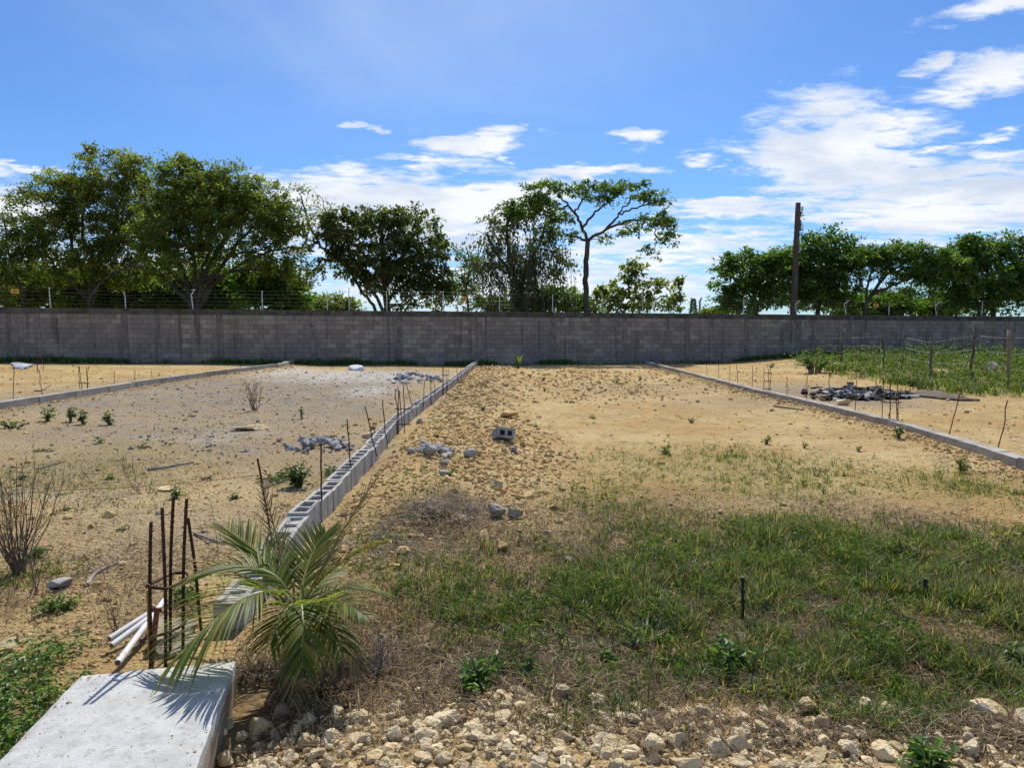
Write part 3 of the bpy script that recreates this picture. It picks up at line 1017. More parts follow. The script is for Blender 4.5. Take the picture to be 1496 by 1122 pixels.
# the near cage beside the palm
nb = [(221, 763, 219, 972, 3.05), (238, 742, 242, 960, 3.1), (253, 725, 248, 925, 3.32), (272, 729, 267, 915, 3.35), (275, 757, 291, 888, 3.5)]
cb = TP(250, 940, 3.2)
cb[2] = .1
nc = thing('rebar_cage', cb, 'near rusty rebar cage with a bent stirrup beside the concrete slab', 'rebar cage', gc_)
for xt, yt, xb, yb, dp in nb:
    b, tp_ = TP(xb, yb, dp), TP(xt, yt, dp + .02)
    P = bar_pts(b - norm(tp_ - b) * .12, tp_, 90, 0.0)
    P[:, 0] += .004 * np.sin(np.linspace(0, 5, 90) + xt)
    Acc().tube(P, .0075 + .0012 * (np.arange(90) % 3 == 0), 8).obj('bar', M['rust'], nc)
for pts_, in (([(216, 855, 3.03), (222, 859, 3.02), (243, 861, 3.05), (262, 853, 3.2), (275, 843, 3.36), (272, 837, 3.42), (254, 838, 3.4), (236, 846, 3.2), (214, 857, 3.05)],),
              ([(219, 932, 3.03), (243, 926, 3.07), (262, 917, 3.25), (272, 908, 3.4)],)):
    P = np.array([TP(*q) for q in pts_])
    s_ = np.linspace(0, len(P) - 1, 40)
    P = np.stack([np.interp(s_, np.arange(len(P)), P[:, q]) for q in range(3)], -1)
    Acc().tube(P, .0065, 6).obj('stirrup', M['rust'], nc)

# red stake and orange stick behind the slab
b, tp_ = TP(221, 974, 3.08), TP(229, 893, 3.16)
st_ = thing('steel_stake', b, 'rust red flat steel stake standing at the far edge of the slab', 'stake')
d = norm(tp_ - b)
a = Acc()
L_ = np.linalg.norm(tp_ - b)
V = []
for z_ in (-.12, L_):
    for dx, dy in ((-.011, -.004), (.011, -.004), (.011, .004), (-.011, .004)):
        V.append(b + d * z_ + np.array([dx, dy, 0]))
a.add(V, np.array([[0, 1, 5, 4], [1, 2, 6, 5], [2, 3, 7, 6], [3, 0, 4, 7], [4, 5, 6, 7], [3, 2, 1, 0]]))
a.obj('flat_bar', M['redrust'], st_)
a = Acc().box((-.02, -.006, -.004), (.02, .006, .014), origin=tp_)
a.obj('head', M['redrust'], st_)
b, tp_ = TP(218, 925, 3.2), TP(216, 862, 3.2)
a = Acc().tube(bar_pts(b - [0, 0, .1], tp_, 4, .001), .009, 4)
tag(a.obj('wooden_stick', M['orange_paint'], origin=b), 'short orange brown stick standing behind the near rebar cage', 'stick')

# concrete slab
slab_z = .17
crn = [G(345, 964, slab_z), G(118, 986, slab_z), G(-30, 1140, slab_z), G(281, 1135, slab_z)]
c = np.mean(crn, 0)
d1 = crn[3] - crn[0]
d2 = crn[2] - crn[1]
near_r, near_l = crn[0] + d1 * 1.5, crn[1] + d2 * 1.35
corners = [crn[0], crn[1], near_l, near_r]
n = 28
V = []
for jj in range(n + 1):
    for ii in range(n + 1):
        u, v = ii / n, jj / n
        p_ = (corners[1] * (1 - u) + corners[0] * u) * (1 - v) + (corners[2] * (1 - u) + corners[3] * u) * v
        ed = min(u, 1 - u, v, 1 - v)
        p_ = p_ + np.array([0, 0, .004 * (vnoise(np.array([p_[0] * 9]), np.array([p_[1] * 9]), 3)[0] - .5) - (.007 if ed == 0 else 0)])
        if ed == 0:
            p_ = p_ + np.array([random.uniform(-.002, .002), random.uniform(-.002, .002), 0])
        V.append(p_)
F = [[jj * (n + 1) + ii, (jj + 1) * (n + 1) + ii, (jj + 1) * (n + 1) + ii + 1, jj * (n + 1) + ii + 1] for jj in range(n) for ii in range(n)]
per = [ii for ii in range(n)] + [n + jj * (n + 1) for jj in range(n)] + [n * (n + 1) + ii for ii in range(n, 0, -1)] + [jj * (n + 1) for jj in range(n, 0, -1)]
m0 = len(V)
for q in per:
    V.append(V[q] - np.array([random.uniform(-.003, .003), 0, .3]))
for q in range(len(per)):
    F.append([per[q], per[(q + 1) % len(per)], m0 + (q + 1) % len(per), m0 + q])
tag(Acc().add(V, np.array(F), .5).obj('concrete_slab', M['slab'], origin=(c[0], c[1], 0)), 'pale rough concrete slab at the near left corner with palm shadows', 'slab')

a = Acc()
n_ = 260
u = rng.uniform(0, 1, n_)
v = np.minimum(rng.exponential(.09, n_), 1)
sd4 = rng.integers(0, 4, n_)
uu = np.where(sd4 == 0, v, np.where(sd4 == 1, 1 - v, u))
vv = np.where(sd4 < 2, u * .8, np.where(sd4 == 2, v, rng.uniform(0, .8, n_)))
P = (corners[1] * (1 - uu)[:, None] + corners[0] * uu[:, None]) * (1 - vv)[:, None] + (corners[2] * (1 - uu)[:, None] + corners[3] * uu[:, None]) * vv[:, None]
scatter(a, rock(0, 77, 4, (1, .8, .6), .15), P + [0, 0, .001], randrot(n_, .3), rng.lognormal(0, .5, n_) * .0028, rng.random(n_))
tag(a.obj('soil_crumbs', M['clod']), 'soil crumbs lying along the edges of the concrete slab', 'soil', kind='stuff')
# white pvc pipes
for q, (p0, p1, lab) in enumerate((((172, 969, 3.15), (240, 878, 3.75), 'white plastic pipe nearest the slab with its dark open end forward'),
                                   ((163, 944, 3.3), (216, 905, 3.75), 'white plastic pipe in the middle of the three beside the rebar cage'),
                                   ((160, 934, 3.4), (218, 897, 3.85), 'white plastic pipe farthest from the slab under the rebar cage'))):
    a0, a1 = G(p0[0], p0[1], .06), G(p1[0], p1[1], .10)
    t_ = thing('plastic_pipe', a0, lab, 'pipe', 'white plastic pipes beside the slab')
    Acc().tube([a0, a0 * .5 + a1 * .5, a1], .0155, 12).obj('pipe_body', M['pvc'], t_, smooth=False)
    d = norm(a1 - a0)
    Acc().tube([a0 - d * .0025, a0 - d * .0005], .012, 12).obj('pipe_mouth', M['pvc_in'], t_)

print('rebars done')
# ------------------------------------------------------------------ palm
palm_base = G(432, 985)
palm = thing('areca_palm', palm_base, 'young feathery palm with green and dry fronds beside the slab', 'palm')
a = Acc()
for dx, dy, hh_ in ((0, 0, .45), (.06, .05, .42), (-.05, .06, .38), (.03, -.05, .33)):
    a.tube([palm_base + [dx, dy, -.1], palm_base + [dx * .8, dy * .8, hh_ * .5], palm_base + [dx * .5, dy * .5, hh_]], [.022, .016, .004], 7)
a.obj('stem', M['rachis'], palm)
CR = palm_base + np.array([0.0, .03, .33])


def bez(P0, P1, P2, n):
    t_ = np.linspace(0, 1, n)[:, None]
    return (1 - t_) ** 2 * P0 + 2 * t_ * (1 - t_) * P1 + t_ ** 2 * P2


# start, bend, tip: photo pixels with a depth; length of the leaflets; material; number; droop
FRONDS = [
    ((425, 930, 3.25), (400, 800, 3.0), (268, 962, 2.75), .34, 'palm', 44, .55, .85),
    ((430, 925, 3.3), (420, 800, 3.35), (300, 835, 3.35), .27, 'palm', 38, .35, .8),
    ((430, 925, 3.3), (420, 830, 3.5), (335, 775, 3.75), .26, 'palm', 34, .05, .5),
    ((432, 920, 3.3), (415, 810, 3.45), (382, 700, 3.55), .13, 'palmdry', 16, .0, .3),
    ((436, 920, 3.3), (440, 820, 3.5), (470, 775, 3.8), .22, 'palm', 32, .15, .55),
    ((445, 920, 3.3), (480, 800, 3.4), (550, 700, 3.5), .13, 'palmdry', 24, .0, .35),
    ((445, 920, 3.3), (470, 820, 3.3), (556, 797, 3.25), .12, 'palmyellow', 36, .5, .5),
    ((445, 925, 3.3), (490, 835, 3.4), (562, 862, 3.5), .15, 'palm', 30, .5, .6),
    ((440, 930, 3.2), (475, 850, 3.0), (520, 900, 2.9), .16, 'palm', 26, .5, .7),
    ((440, 930, 3.2), (445, 850, 2.95), (448, 985, 2.8), .17, 'palm', 34, .7, .8),
    ((442, 930, 3.25), (470, 860, 3.05), (488, 950, 2.9), .17, 'palm', 30, .7, .8),
    ((435, 930, 3.25), (430, 850, 3.1), (395, 930, 2.95), .2, 'palm', 32, .5, .8),
    ((440, 930, 3.35), (450, 860, 3.6), (500, 835, 3.9), .16, 'palm', 26, .3, .7),
    ((438, 940, 3.25), (433, 910, 3.0), (432, 1055, 2.8), .13, 'palmdry', 26, .75, .5),
    ((430, 930, 3.3), (390, 830, 3.4), (236, 808, 3.45), .12, 'palmdry', 22, .3, .2),
    ((445, 945, 3.2), (500, 900, 3.1), (535, 1000, 3.05), .15, 'palmdry', 24, .6, .4),
    ((440, 935, 3.25), (455, 880, 3.2), (470, 905, 2.9), .2, 'palm', 26, .5, .8),
]
n_leaflet = 0
for fi, (p0, p1, p2, LL, mat, nl, droop, wspread) in enumerate(FRONDS):
    P0 = CR + rng.normal(0, .015, 3) + np.array([0, 0, -.08])
    P1, P2 = TP(*p1), TP(*p2)
    P2[2] = max(P2[2], .05 + (slab_z if P2[0] < -1.05 else 0))
    P = bez(P0, P1, P2, 24)
    P = P + (np.linspace(0, 1, 24)[:, None] ** 2) * rng.normal(0, .02, 3)
    a = Acc().tube(P, np.linspace(.0085, .0022, 24), 5)
    fr = a.obj('frond', M['rachisdry' if mat == 'palmdry' else 'rachis'], palm)
    if mat == 'palmdry':
        tag(fr, label='dry brown frond')
    elif mat == 'palmyellow':
        tag(fr, label='yellowing frond')
    T = norm(np.gradient(P, axis=0))
    rest_l = Acc()
    for q in range(nl):
        f_ = .26 + .74 * (q + .5) / nl
        base = np.array([np.interp(f_, np.linspace(0, 1, 24), P[:, k_]) for k_ in range(3)])
        tg = norm(np.array([np.interp(f_, np.linspace(0, 1, 24), T[:, k_]) for k_ in range(3)]))
        sd_ = norm(np.cross(tg, np.array([0, 0, 1.0])) + 1e-4)
        upv = np.cross(sd_, tg)
        for sgn in (-1, 1):
            L = LL * (.35 + .75 * math.sin(math.pi * min(1, (f_ - .2) / .85) ** .8)) * random.uniform(.82, 1.12)
            spread = wspread * (1 - .55 * f_) + .25
            dr = norm(tg * (1.0 - .35 * spread) + sgn * sd_ * spread * 1.1 + upv * (.35 if mat != 'palmdry' else .05) + rng.normal(0, .07, 3))
            wd = (.0062 if mat != 'palmdry' else .004) * random.uniform(.8, 1.15)
            n_ = 6
            tt = np.linspace(0, 1, n_)
            C = base + dr * (L * tt)[:, None] + np.array([0, 0, -1.0]) * (droop * L * .75 * tt ** 2)[:, None]
            C[:, 2] = np.maximum(C[:, 2], np.where(C[:, 0] < -1.05, slab_z, 0) + .012)
            cd = norm(np.gradient(C, axis=0))
            nrm = norm(upv + .5 * sgn * sd_ + rng.normal(0, .15, 3))
            sv = norm(np.cross(cd, nrm))
            ww = wd * np.array([.5, 1, 1, .85, .5, .03])
            if mat == 'palmdry':
                sv = norm(sv + rng.normal(0, .4, sv.shape))
            V = np.stack([C - sv * ww[:, None], C + np.cross(sv, cd) * ww[:, None] * .35, C + sv * ww[:, None]], 1).reshape(-1, 3)
            F = []
            for i_ in range(n_ - 1):
                b_ = i_ * 3
                F += [[b_, b_ + 1, b_ + 4, b_ + 3], [b_ + 1, b_ + 2, b_ + 5, b_ + 4]]
            rn = np.full(n_ * 3, random.random() * .82)
            if random.random() < .45:
                rn[-3:] = .97
                if random.random() < .4:
                    rn[-6:-3] = .93
            if fi in (0, 1, 2, 4) and n_leaflet < 290:
                Acc().add(V, np.array(F), rn).obj('leaflet', M[mat], fr, smooth=True)
                n_leaflet += 1
            else:
                rest_l.add(V, np.array(F), rn)
    if rest_l.n:
        tag(rest_l.obj('leaflets', M[mat], fr, smooth=True), kind='stuff')
print('palm', n_leaflet)

# ------------------------------------------------------------------ trees
def poly_pts(lst, depth, step=.35):
    P = np.array([TP(q[0], q[1], depth + (q[2] if len(q) > 2 else 0)) for q in lst])
    return P


def smooth_poly(P, n=14):
    """Catmull-Rom through the points"""
    P = np.asarray(P, float)
    if len(P) < 3:
        t_ = np.linspace(0, 1, n)[:, None]
        return P[0] + (P[-1] - P[0]) * t_
    Q = np.r_[[2 * P[0] - P[1]], P, [2 * P[-1] - P[-2]]]
    out = []
    per_ = max(3, n // (len(P) - 1))
    for i_ in range(len(P) - 1):
        p0, p1, p2, p3 = Q[i_:i_ + 4]
        t_ = np.linspace(0, 1, per_, endpoint=False)[:, None]
        out.append(.5 * (2 * p1 + (p2 - p0) * t_ + (2 * p0 - 5 * p1 + 4 * p2 - p3) * t_ ** 2 + (3 * p1 - p0 - 3 * p2 + p3) * t_ ** 3))
    return np.r_[np.concatenate(out), P[-1:]]


def leafset(name, *cols, **kw):
    M[name] = leaf_mat(name, *cols, **kw)


leafset('lf_yellowgreen', (.065, .088, .02), (.135, .165, .035), (.23, .25, .06), trans=.48, tr_gain=1.75, dry=(.16, .12, .05), dry_at=.95)
leafset('lf_midgreen', (.065, .09, .021), (.13, .165, .037), (.23, .26, .065), trans=.48, tr_gain=1.7)
leafset('lf_dark', (.035, .055, .016), (.07, .10, .028), (.17, .18, .06), trans=.42, tr_gain=1.6, dry=(.13, .09, .05), dry_at=.92)
leafset('lf_bright', (.035, .075, .015), (.075, .145, .026), (.16, .24, .05), trans=.45, tr_gain=1.55)
leafset('lf_right', (.038, .075, .017), (.078, .14, .03), (.17, .25, .055), trans=.45, tr_gain=1.65)
leafset('lf_vine', (.045, .062, .026), (.085, .11, .046), (.16, .2, .08), trans=.42, tr_gain=1.5, dry=(.12, .09, .065), dry_at=.85)


def tree(name, label, cat, depth, limbs, blobs, nclump, per, lsize, mat, group=None, csize=.5, flat=.7, twig=.022, bark='bark', droop=.1, seed=1, base_px=None, air=0.0):
    """limbs: (points in photo pixels with depth offset, start width px, end width px); blobs: crown lobes (x, y, rx, ry, depth offset)"""
    r = np.random.default_rng(seed)
    ppm = depth / FPX
    b = base_px if base_px else (limbs[0][0][0][0],)
    bp = TP(b[0], 470, depth)
    bp[2] = 0
    t_ = thing(name, bp, label, cat, group)
    tk = Acc()
    skel = []
    for li, (pl, w0, w1) in enumerate(limbs):
        P = poly_pts(pl, depth)
        if pl[0][1] >= 445 and pl[0][1] < 500:      # begins behind the wall: carry it down to the ground
            q = P[0].copy()
            q[2] = -.15
            P = np.r_[[q], P]
        P = smooth_poly(P, 20)
        P[1:] += r.normal(0, .03, (len(P) - 1, 3))
        rad_ = np.linspace(w0, w1, len(P)) * ppm / 2
        tk.tube(P, rad_, 7)
        skel.append(P)
    sk = np.concatenate(skel)
    ar = np.array([bb[2] * bb[3] for bb in blobs], float) ** .8
    ar *= np.array([bb[5] if len(bb) > 5 else 1.0 for bb in blobs])
    cnt = np.maximum(2, (ar / ar.sum() * nclump).astype(int))
    cs = []
    for bb, n_ in zip(blobs, cnt):
        u = norm(r.normal(size=(n_, 3))) * (r.uniform(0, 1, n_) ** .42)[:, None]
        c_ = TP(bb[0], bb[1], depth + bb[4])
        rd = .5 * (bb[2] + bb[3])
        cs.append(c_ + u * np.array([bb[2], min(rd, bb[2] * 1.1), bb[3]]) * ppm)
    cs = np.concatenate(cs)
    cs = cs[cs[:, 2] > .6]
    d0 = np.min(np.linalg.norm(cs[:, None] - sk[None], axis=2), axis=1)
    order = np.argsort(d0)
    pool = [p_ for p_ in sk]
    pool_a = np.array(pool)
    lv = Acc()
    Cs, Ds, Ns, Ls, Ws, Rs = [], [], [], [], [], []
    for ci in order:
        c_ = cs[ci]
        dd = np.linalg.norm(pool_a - c_, axis=1) + np.maximum(pool_a[:, 2] - c_[2], 0) * .8
        s_ = pool_a[np.argmin(dd)]
        L = np.linalg.norm(c_ - s_)
        mid = .5 * (s_ + c_) + r.normal(0, .08 * L + .02, 3) + np.array([0, 0, .08 * L])
        P = bez(s_, mid, c_, 5 if L < 1.2 else 8)
        tw = twig * (.6 + .5 * min(L, 2))
        tk.tube(P, np.linspace(tw, tw * .3, len(P)), 4, cap=False)
        pool_a = np.r_[pool_a, P[2:]]
        n_ = max(4, int(per * r.uniform(.55, 1.45)))
        if r.random() < air:
            n_ = n_ // 4
        cz = csize * r.uniform(.65, 1.35)
        # leaves along small sprays round the twig end
        k_ = r.integers(3, 6)
        sp = norm(r.normal(size=(k_, 3)) + norm(c_ - s_) * .7)
        sp[:, 2] *= flat
        idx = r.integers(0, k_, n_)
        f_ = r.uniform(0, 1, n_) ** .7
        pos = c_ + sp[idx] * (f_ * cz)[:, None] + r.normal(0, .16 * cz, (n_, 3)) * [1, 1, flat]
        pos[:, 2] -= droop * (f_ * cz)
        Cs.append(pos)
        Ds.append(norm(sp[idx] + r.normal(0, .7, (n_, 3)) + [0, 0, -droop * 2]))
        Ns.append(norm(r.normal(0, .6, (n_, 3)) + [0, 0, 1]))
        ls = lsize * r.uniform(.6, 1.35, n_)
        Ls.append(ls)
        Ws.append(ls * r.uniform(.4, .62, n_))
        base_r = r.uniform(.05, .75)
        Rs.append(np.clip(base_r + r.normal(0, .16, n_), 0, .94) * np.ones(n_))
    Rr = np.concatenate(Rs)
    dryk = r.random(len(Rr)) < .04
    Rr[dryk] = .99
    add_leaves(lv, np.concatenate(Cs), np.concatenate(Ds), np.concatenate(Ns), np.concatenate(Ls), np.concatenate(Ws), Rr)
    tk.obj('trunk', M[bark], t_, smooth=True)
    tag(lv.obj('crown', M[mat], t_), kind='stuff')
    return lv.n // 4


NL = 0
# left group
NL += tree('slender_tree', 'thin airy tree at the far left edge behind the wall', 'tree', 35, [([(38, 450), (22, 400), (10, 350), (5, 310)], 6, 2), ([(30, 425), (5, 390), (-15, 360)], 4, 2)],
           [(8, 330, 40, 36, 0), (-20, 370, 40, 45, 0), (20, 385, 30, 40, 0), (30, 350, 20, 20, 0), (0, 425, 40, 22, 0)], 120, 60, .17, 'lf_midgreen', csize=.55, seed=3, air=.2)
NL += tree('spreading_tree', 'tall yellow-green tree with ragged top left of the many-limbed tree', 'tree', 37,
           [([(132, 450), (138, 400), (160, 340), (185, 270)], 10, 3), ([(134, 430), (110, 370), (95, 310), (75, 280)], 6, 2), ([(140, 400), (120, 330), (140, 250)], 6, 2), ([(150, 360), (200, 300), (215, 250)], 6, 2), ([(132, 440), (90, 400), (60, 360)], 6, 2), ([(110, 300), (60, 290), (28, 276)], 3, 1)],
           [(145, 262, 55, 36, 0), (195, 252, 30, 30, 0), (95, 290, 52, 36, 0), (70, 345, 45, 45, 0), (150, 320, 75, 50, 0), (205, 310, 45, 55, 1), (110, 385, 70, 40, 0), (185, 375, 45, 45, 0), (40, 288, 18, 8, 0), (195, 232, 14, 12, 0), (135, 228, 10, 10, 0)],
           450, 105, .16, 'lf_yellowgreen', csize=.62, seed=4, air=.12)
NL += tree('many_limbed_tree', 'broad dark tree with many arching limbs behind the wall', 'tree', 35,
           [([(278, 450), (270, 400), (240, 350), (215, 300), (210, 270)], 9, 3), ([(282, 450), (285, 390), (270, 320), (262, 250)], 9, 3), ([(288, 450), (300, 400), (330, 345), (345, 290), (350, 260)], 9, 3), ([(292, 450), (330, 400), (385, 370), (430, 360)], 8, 2), ([(285, 440), (330, 380), (360, 340), (400, 315)], 7, 2), ([(275, 440), (230, 400), (190, 390), (150, 410), (128, 445)], 7, 3), ([(280, 430), (240, 390), (190, 370)], 6, 2), ([(300, 410), (350, 395), (400, 400), (432, 430)], 6, 1), ([(290, 420), (350, 370), (420, 380)], 5, 1), ([(282, 430), (310, 350), (305, 270)], 6, 2)],
           [(262, 268, 45, 36, 0), (300, 290, 55, 45, 0), (270, 245, 22, 16, 0), (345, 275, 42, 32, 0), (385, 305, 48, 34, 0), (415, 335, 35, 34, 0), (330, 325, 80, 45, 0), (250, 330, 60, 55, 0), (300, 370, 90, 40, 0, .6), (400, 375, 50, 30, 0, .7), (230, 385, 60, 34, 0, .6), (425, 395, 25, 30, 0, .6)],
           620, 100, .155, 'lf_midgreen', csize=.6, seed=5, twig=.026, air=.12)
NL += tree('bushy_thicket_tree', 'low leafy bush under the many-limbed tree behind the wall', 'bush', 40,
           [([(330, 450), (330, 430), (335, 405)], 5, 2), ([(290, 450), (260, 430), (230, 415)], 4, 2), ([(350, 450), (390, 430), (410, 410)], 4, 2)],
           [(250, 428, 60, 28, 0), (330, 420, 55, 34, 0), (400, 420, 38, 32, -3), (420, 438, 25, 18, -3)], 340, 80, .25, 'lf_bright', csize=.7, seed=6)
NL += tree('bushy_thicket_tree', 'low leafy bush below the tall yellow-green tree behind the wall', 'bush', 40,
           [([(80, 450), (75, 430), (60, 405)], 5, 2), ([(90, 450), (120, 430), (150, 415)], 4, 2)],
           [(50, 420, 60, 34, 0), (130, 424, 60, 34, 0), (200, 426, 50, 30, 0)], 340, 80, .25, 'lf_yellowgreen', csize=.7, seed=7)
NL += tree('thin_tree', 'thin sparse tree leaning between the many-limbed tree and the dark round tree', 'tree', 36,
           [([(560, 455, 1), (520, 400), (480, 370), (465, 355), (450, 320), (440, 285)], 6, 2), ([(465, 355), (440, 345), (425, 325)], 3, 1), ([(475, 365), (480, 330), (470, 290)], 3, 1), ([(465, 355), (430, 365), (418, 372)], 3, 1)],
           [(440, 290, 26, 22, 0), (465, 300, 22, 26, 0), (425, 325, 20, 20, 0), (478, 325, 14, 22, 0)], 60, 30, .13, 'lf_yellowgreen', csize=.45, seed=8, air=.4, base_px=(560,))
NL += tree('round_tree', 'dense dark round-crowned tree left of the vine-draped tree', 'tree', 36,
           [([(566, 455), (562, 420), (560, 370), (558, 330)], 12, 4), ([(562, 420), (590, 370), (610, 330)], 7, 3), ([(563, 410), (530, 370), (505, 345)], 7, 2), ([(548, 455), (528, 425), (510, 395), (490, 375)], 6, 2), ([(562, 440), (600, 410), (635, 390)], 6, 2)],
           [(545, 318, 36, 24, 0), (500, 335, 30, 32, 0), (600, 330, 45, 28, 0), (560, 360, 70, 40, 0), (620, 375, 42, 42, 0), (500, 375, 34, 28, 0, .7), (590, 410, 60, 36, 0), (640, 415, 22, 32, 0), (530, 400, 30, 20, 0, .5), (480, 330, 14, 20, 0)],
           290, 72, .21, 'lf_dark', csize=.6, seed=9, air=.12, droop=.35)
NL += tree('distant_bush', 'small hazy round bush far behind the wall', 'bush', 70,
           [([(485, 450), (483, 445), (480, 438)], 3, 2)], [(480, 444, 32, 12, 0), (505, 447, 24, 9, 0), (455, 448, 14, 6, 0)], 70, 60, .32, 'lf_midgreen', csize=.9, seed=10, base_px=(485,))
NL += tree('slim_tree', 'slim leafy tree between the dark round tree and the vine-draped tree', 'tree', 38,
           [([(684, 455), (682, 420), (686, 385), (680, 360)], 4, 1.5), ([(682, 420), (665, 395)], 2, 1)],
           [(680, 372, 18, 16, 0), (690, 395, 18, 26, 0), (670, 420, 26, 26, 0), (690, 440, 30, 16, 0), (655, 435, 20, 18, 0)], 85, 45, .16, 'lf_bright', csize=.45, seed=11, air=.2)
NL += tree('vine_draped_tree', 'ragged grey-green tree draped with hanging vines', 'tree', 36,
           [([(765, 455), (758, 420), (745, 380), (740, 340), (745, 310)], 12, 3), ([(760, 430), (770, 390), (790, 350), (800, 310)], 8, 2), ([(755, 410), (725, 370), (710, 340)], 6, 2), ([(790, 455), (785, 420), (775, 390), (760, 375)], 6, 3), ([(745, 400), (715, 385), (700, 400)], 5, 2)],
           [(745, 312, 36, 18, 0), (720, 335, 26, 24, 0), (780, 320, 40, 28, 0), (800, 345, 30, 26, 0), (745, 360, 50, 34, 0), (715, 390, 22, 34, 0), (770, 385, 50, 30, 0, .8), (815, 375, 16, 20, 0)],
           185, 50, .16, 'lf_vine', csize=.55, seed=12, droop=.8, air=.25)
# a curtain of vines under it
a = Acc()
cv = Acc()
for q in range(150):
    px_ = random.gauss(762, 34)
    y0 = random.uniform(350, 405)
    y1 = min(458, y0 + random.uniform(30, 95))
    dd = 35.6 + random.uniform(-1.2, 1.0)
    P = smooth_poly([TP(px_, y0, dd), TP(px_ + random.uniform(-6, 6), (y0 + y1) / 2, dd + .2), TP(px_ + random.uniform(-10, 10), y1, dd)], 8)
    a.tube(P, .014, 3, cap=False)
    n_ = 22
    f_ = rng.uniform(0, 1, n_)
    C = np.stack([np.interp(f_, np.linspace(0, 1, len(P)), P[:, k_]) for k_ in range(3)], -1) + rng.normal(0, .12, (n_, 3))
    add_leaves(cv, C, rng.normal(0, .6, (n_, 3)) + [0, 0, -.8], rng.normal(0, 1, (n_, 3)), rng.uniform(.1, .18, n_), rng.uniform(.05, .09, n_), rng.uniform(0, .6, n_))
vt = bpy.data.objects['vine_draped_tree']
tag(a.obj('vines', M['twig'], vt), kind='stuff')
tag(cv.obj('vine_leaves', M['lf_vine'], vt), kind='stuff')
NL += tree('umbrella_tree', 'tall single-trunked tree with a flat open umbrella crown', 'tree', 35,
           [([(856, 460), (855, 410), (858, 352)], 10, 7), ([(858, 352), (845, 320), (830, 300), (815, 285)], 5, 2), ([(858, 352), (838, 345), (815, 340)], 4.5, 1.5), ([(850, 335), (870, 310), (895, 290), (915, 275)], 4, 1.5), ([(858, 352), (885, 335), (905, 312), (925, 285)], 5, 1.5), ([(885, 335), (920, 322), (955, 320), (975, 335)], 4, 1), ([(905, 312), (940, 300), (965, 295)], 3, 1), ([(830, 300), (800, 310), (775, 305)], 3, 1), ([(840, 310), (855, 285), (860, 275)], 3, 1), ([(955, 320), (958, 345), (955, 370)], 2, 1)],
           [(800, 274, 30, 8, 0), (778, 276, 14, 7, 0), (790, 290, 26, 9, 0), (850, 280, 36, 8, 0), (870, 270, 26, 6, 0), (965, 290, 16, 8, 0), (905, 276, 40, 10, 0), (945, 287, 26, 10, 0), (790, 300, 34, 16, 0), (760, 305, 26, 14, 0), (815, 318, 24, 12, 0), (955, 325, 30, 16, 0), (975, 340, 12, 16, 0), (915, 335, 26, 10, 0, .6), (880, 348, 20, 6, 0, .5), (830, 345, 22, 8, 0, .6), (955, 362, 14, 12, 0, .5), (880, 290, 30, 9, 0), (935, 268, 12, 6, 0)],
           250, 42, .16, 'lf_right', csize=.42, flat=.45, seed=13, twig=.025, air=.1)
NL += tree('sapling_tree', 'open branching shrub tree right of the umbrella tree trunk', 'tree', 36,
           [([(925, 460), (918, 420), (918, 385)], 4, 1.5), ([(945, 460), (955, 430), (985, 410)], 3, 1), ([(910, 460), (890, 440), (878, 420)], 3, 1), ([(950, 440), (972, 432), (990, 445)], 2, 1)],
           [(925, 395, 16, 16, 0), (910, 418, 22, 12, 0), (880, 425, 20, 14, 0), (925, 440, 40, 16, 0), (960, 415, 14, 10, 0), (990, 410, 10, 6, 0), (955, 440, 18, 12, 0), (985, 440, 16, 14, 0), (890, 445, 24, 12, 0)],
           95, 42, .22, 'lf_midgreen', csize=.4, seed=14, air=.2)
NL += tree('low_bush', 'rounded bush at the foot of the vine-draped tree', 'bush', 37,
           [([(825, 455), (825, 445), (822, 435)], 3, 1)], [(815, 440, 36, 16, 0), (845, 446, 28, 11, 0), (780, 440, 30, 18, -.5), (740, 446, 34, 12, 0)], 150, 60, .19, 'lf_right', csize=.5, seed=15)
# right group
NL += tree('shrub_tree', 'light green leafy shrub tree left of the leaning pole', 'tree', 38,
           [([(1105, 460), (1100, 430), (1095, 390)], 6, 2), ([(1105, 455), (1125, 420), (1135, 390)], 5, 2), ([(1102, 440), (1075, 410), (1062, 395)], 4, 1)],
           [(1095, 385, 36, 18, 0), (1075, 405, 30, 22, 0), (1120, 400, 32, 30, 0), (1100, 435, 42, 24, 0), (1135, 385, 24, 22, 0), (1065, 440, 16, 16, 0), (1060, 388, 10, 8, 0)], 190, 55, .21, 'lf_bright', csize=.5, seed=16)
NL += tree('dense_tree', 'dense tree with a tall rounded crown just right of the leaning pole', 'tree', 39,
           [([(1195, 460), (1195, 410), (1205, 360)], 9, 3), ([(1195, 430), (1165, 390), (1150, 370)], 6, 2), ([(1196, 420), (1230, 385), (1245, 370)], 6, 2)],
           [(1212, 352, 36, 16, 0), (1180, 375, 34, 26, 0), (1225, 378, 40, 30, 0), (1200, 405, 55, 40, 0), (1150, 385, 26, 30, .5), (1160, 425, 40, 34, .5), (1215, 435, 50, 26, 0), (1245, 365, 16, 14, 0)], 300, 58, .2, 'lf_right', csize=.6, seed=17)
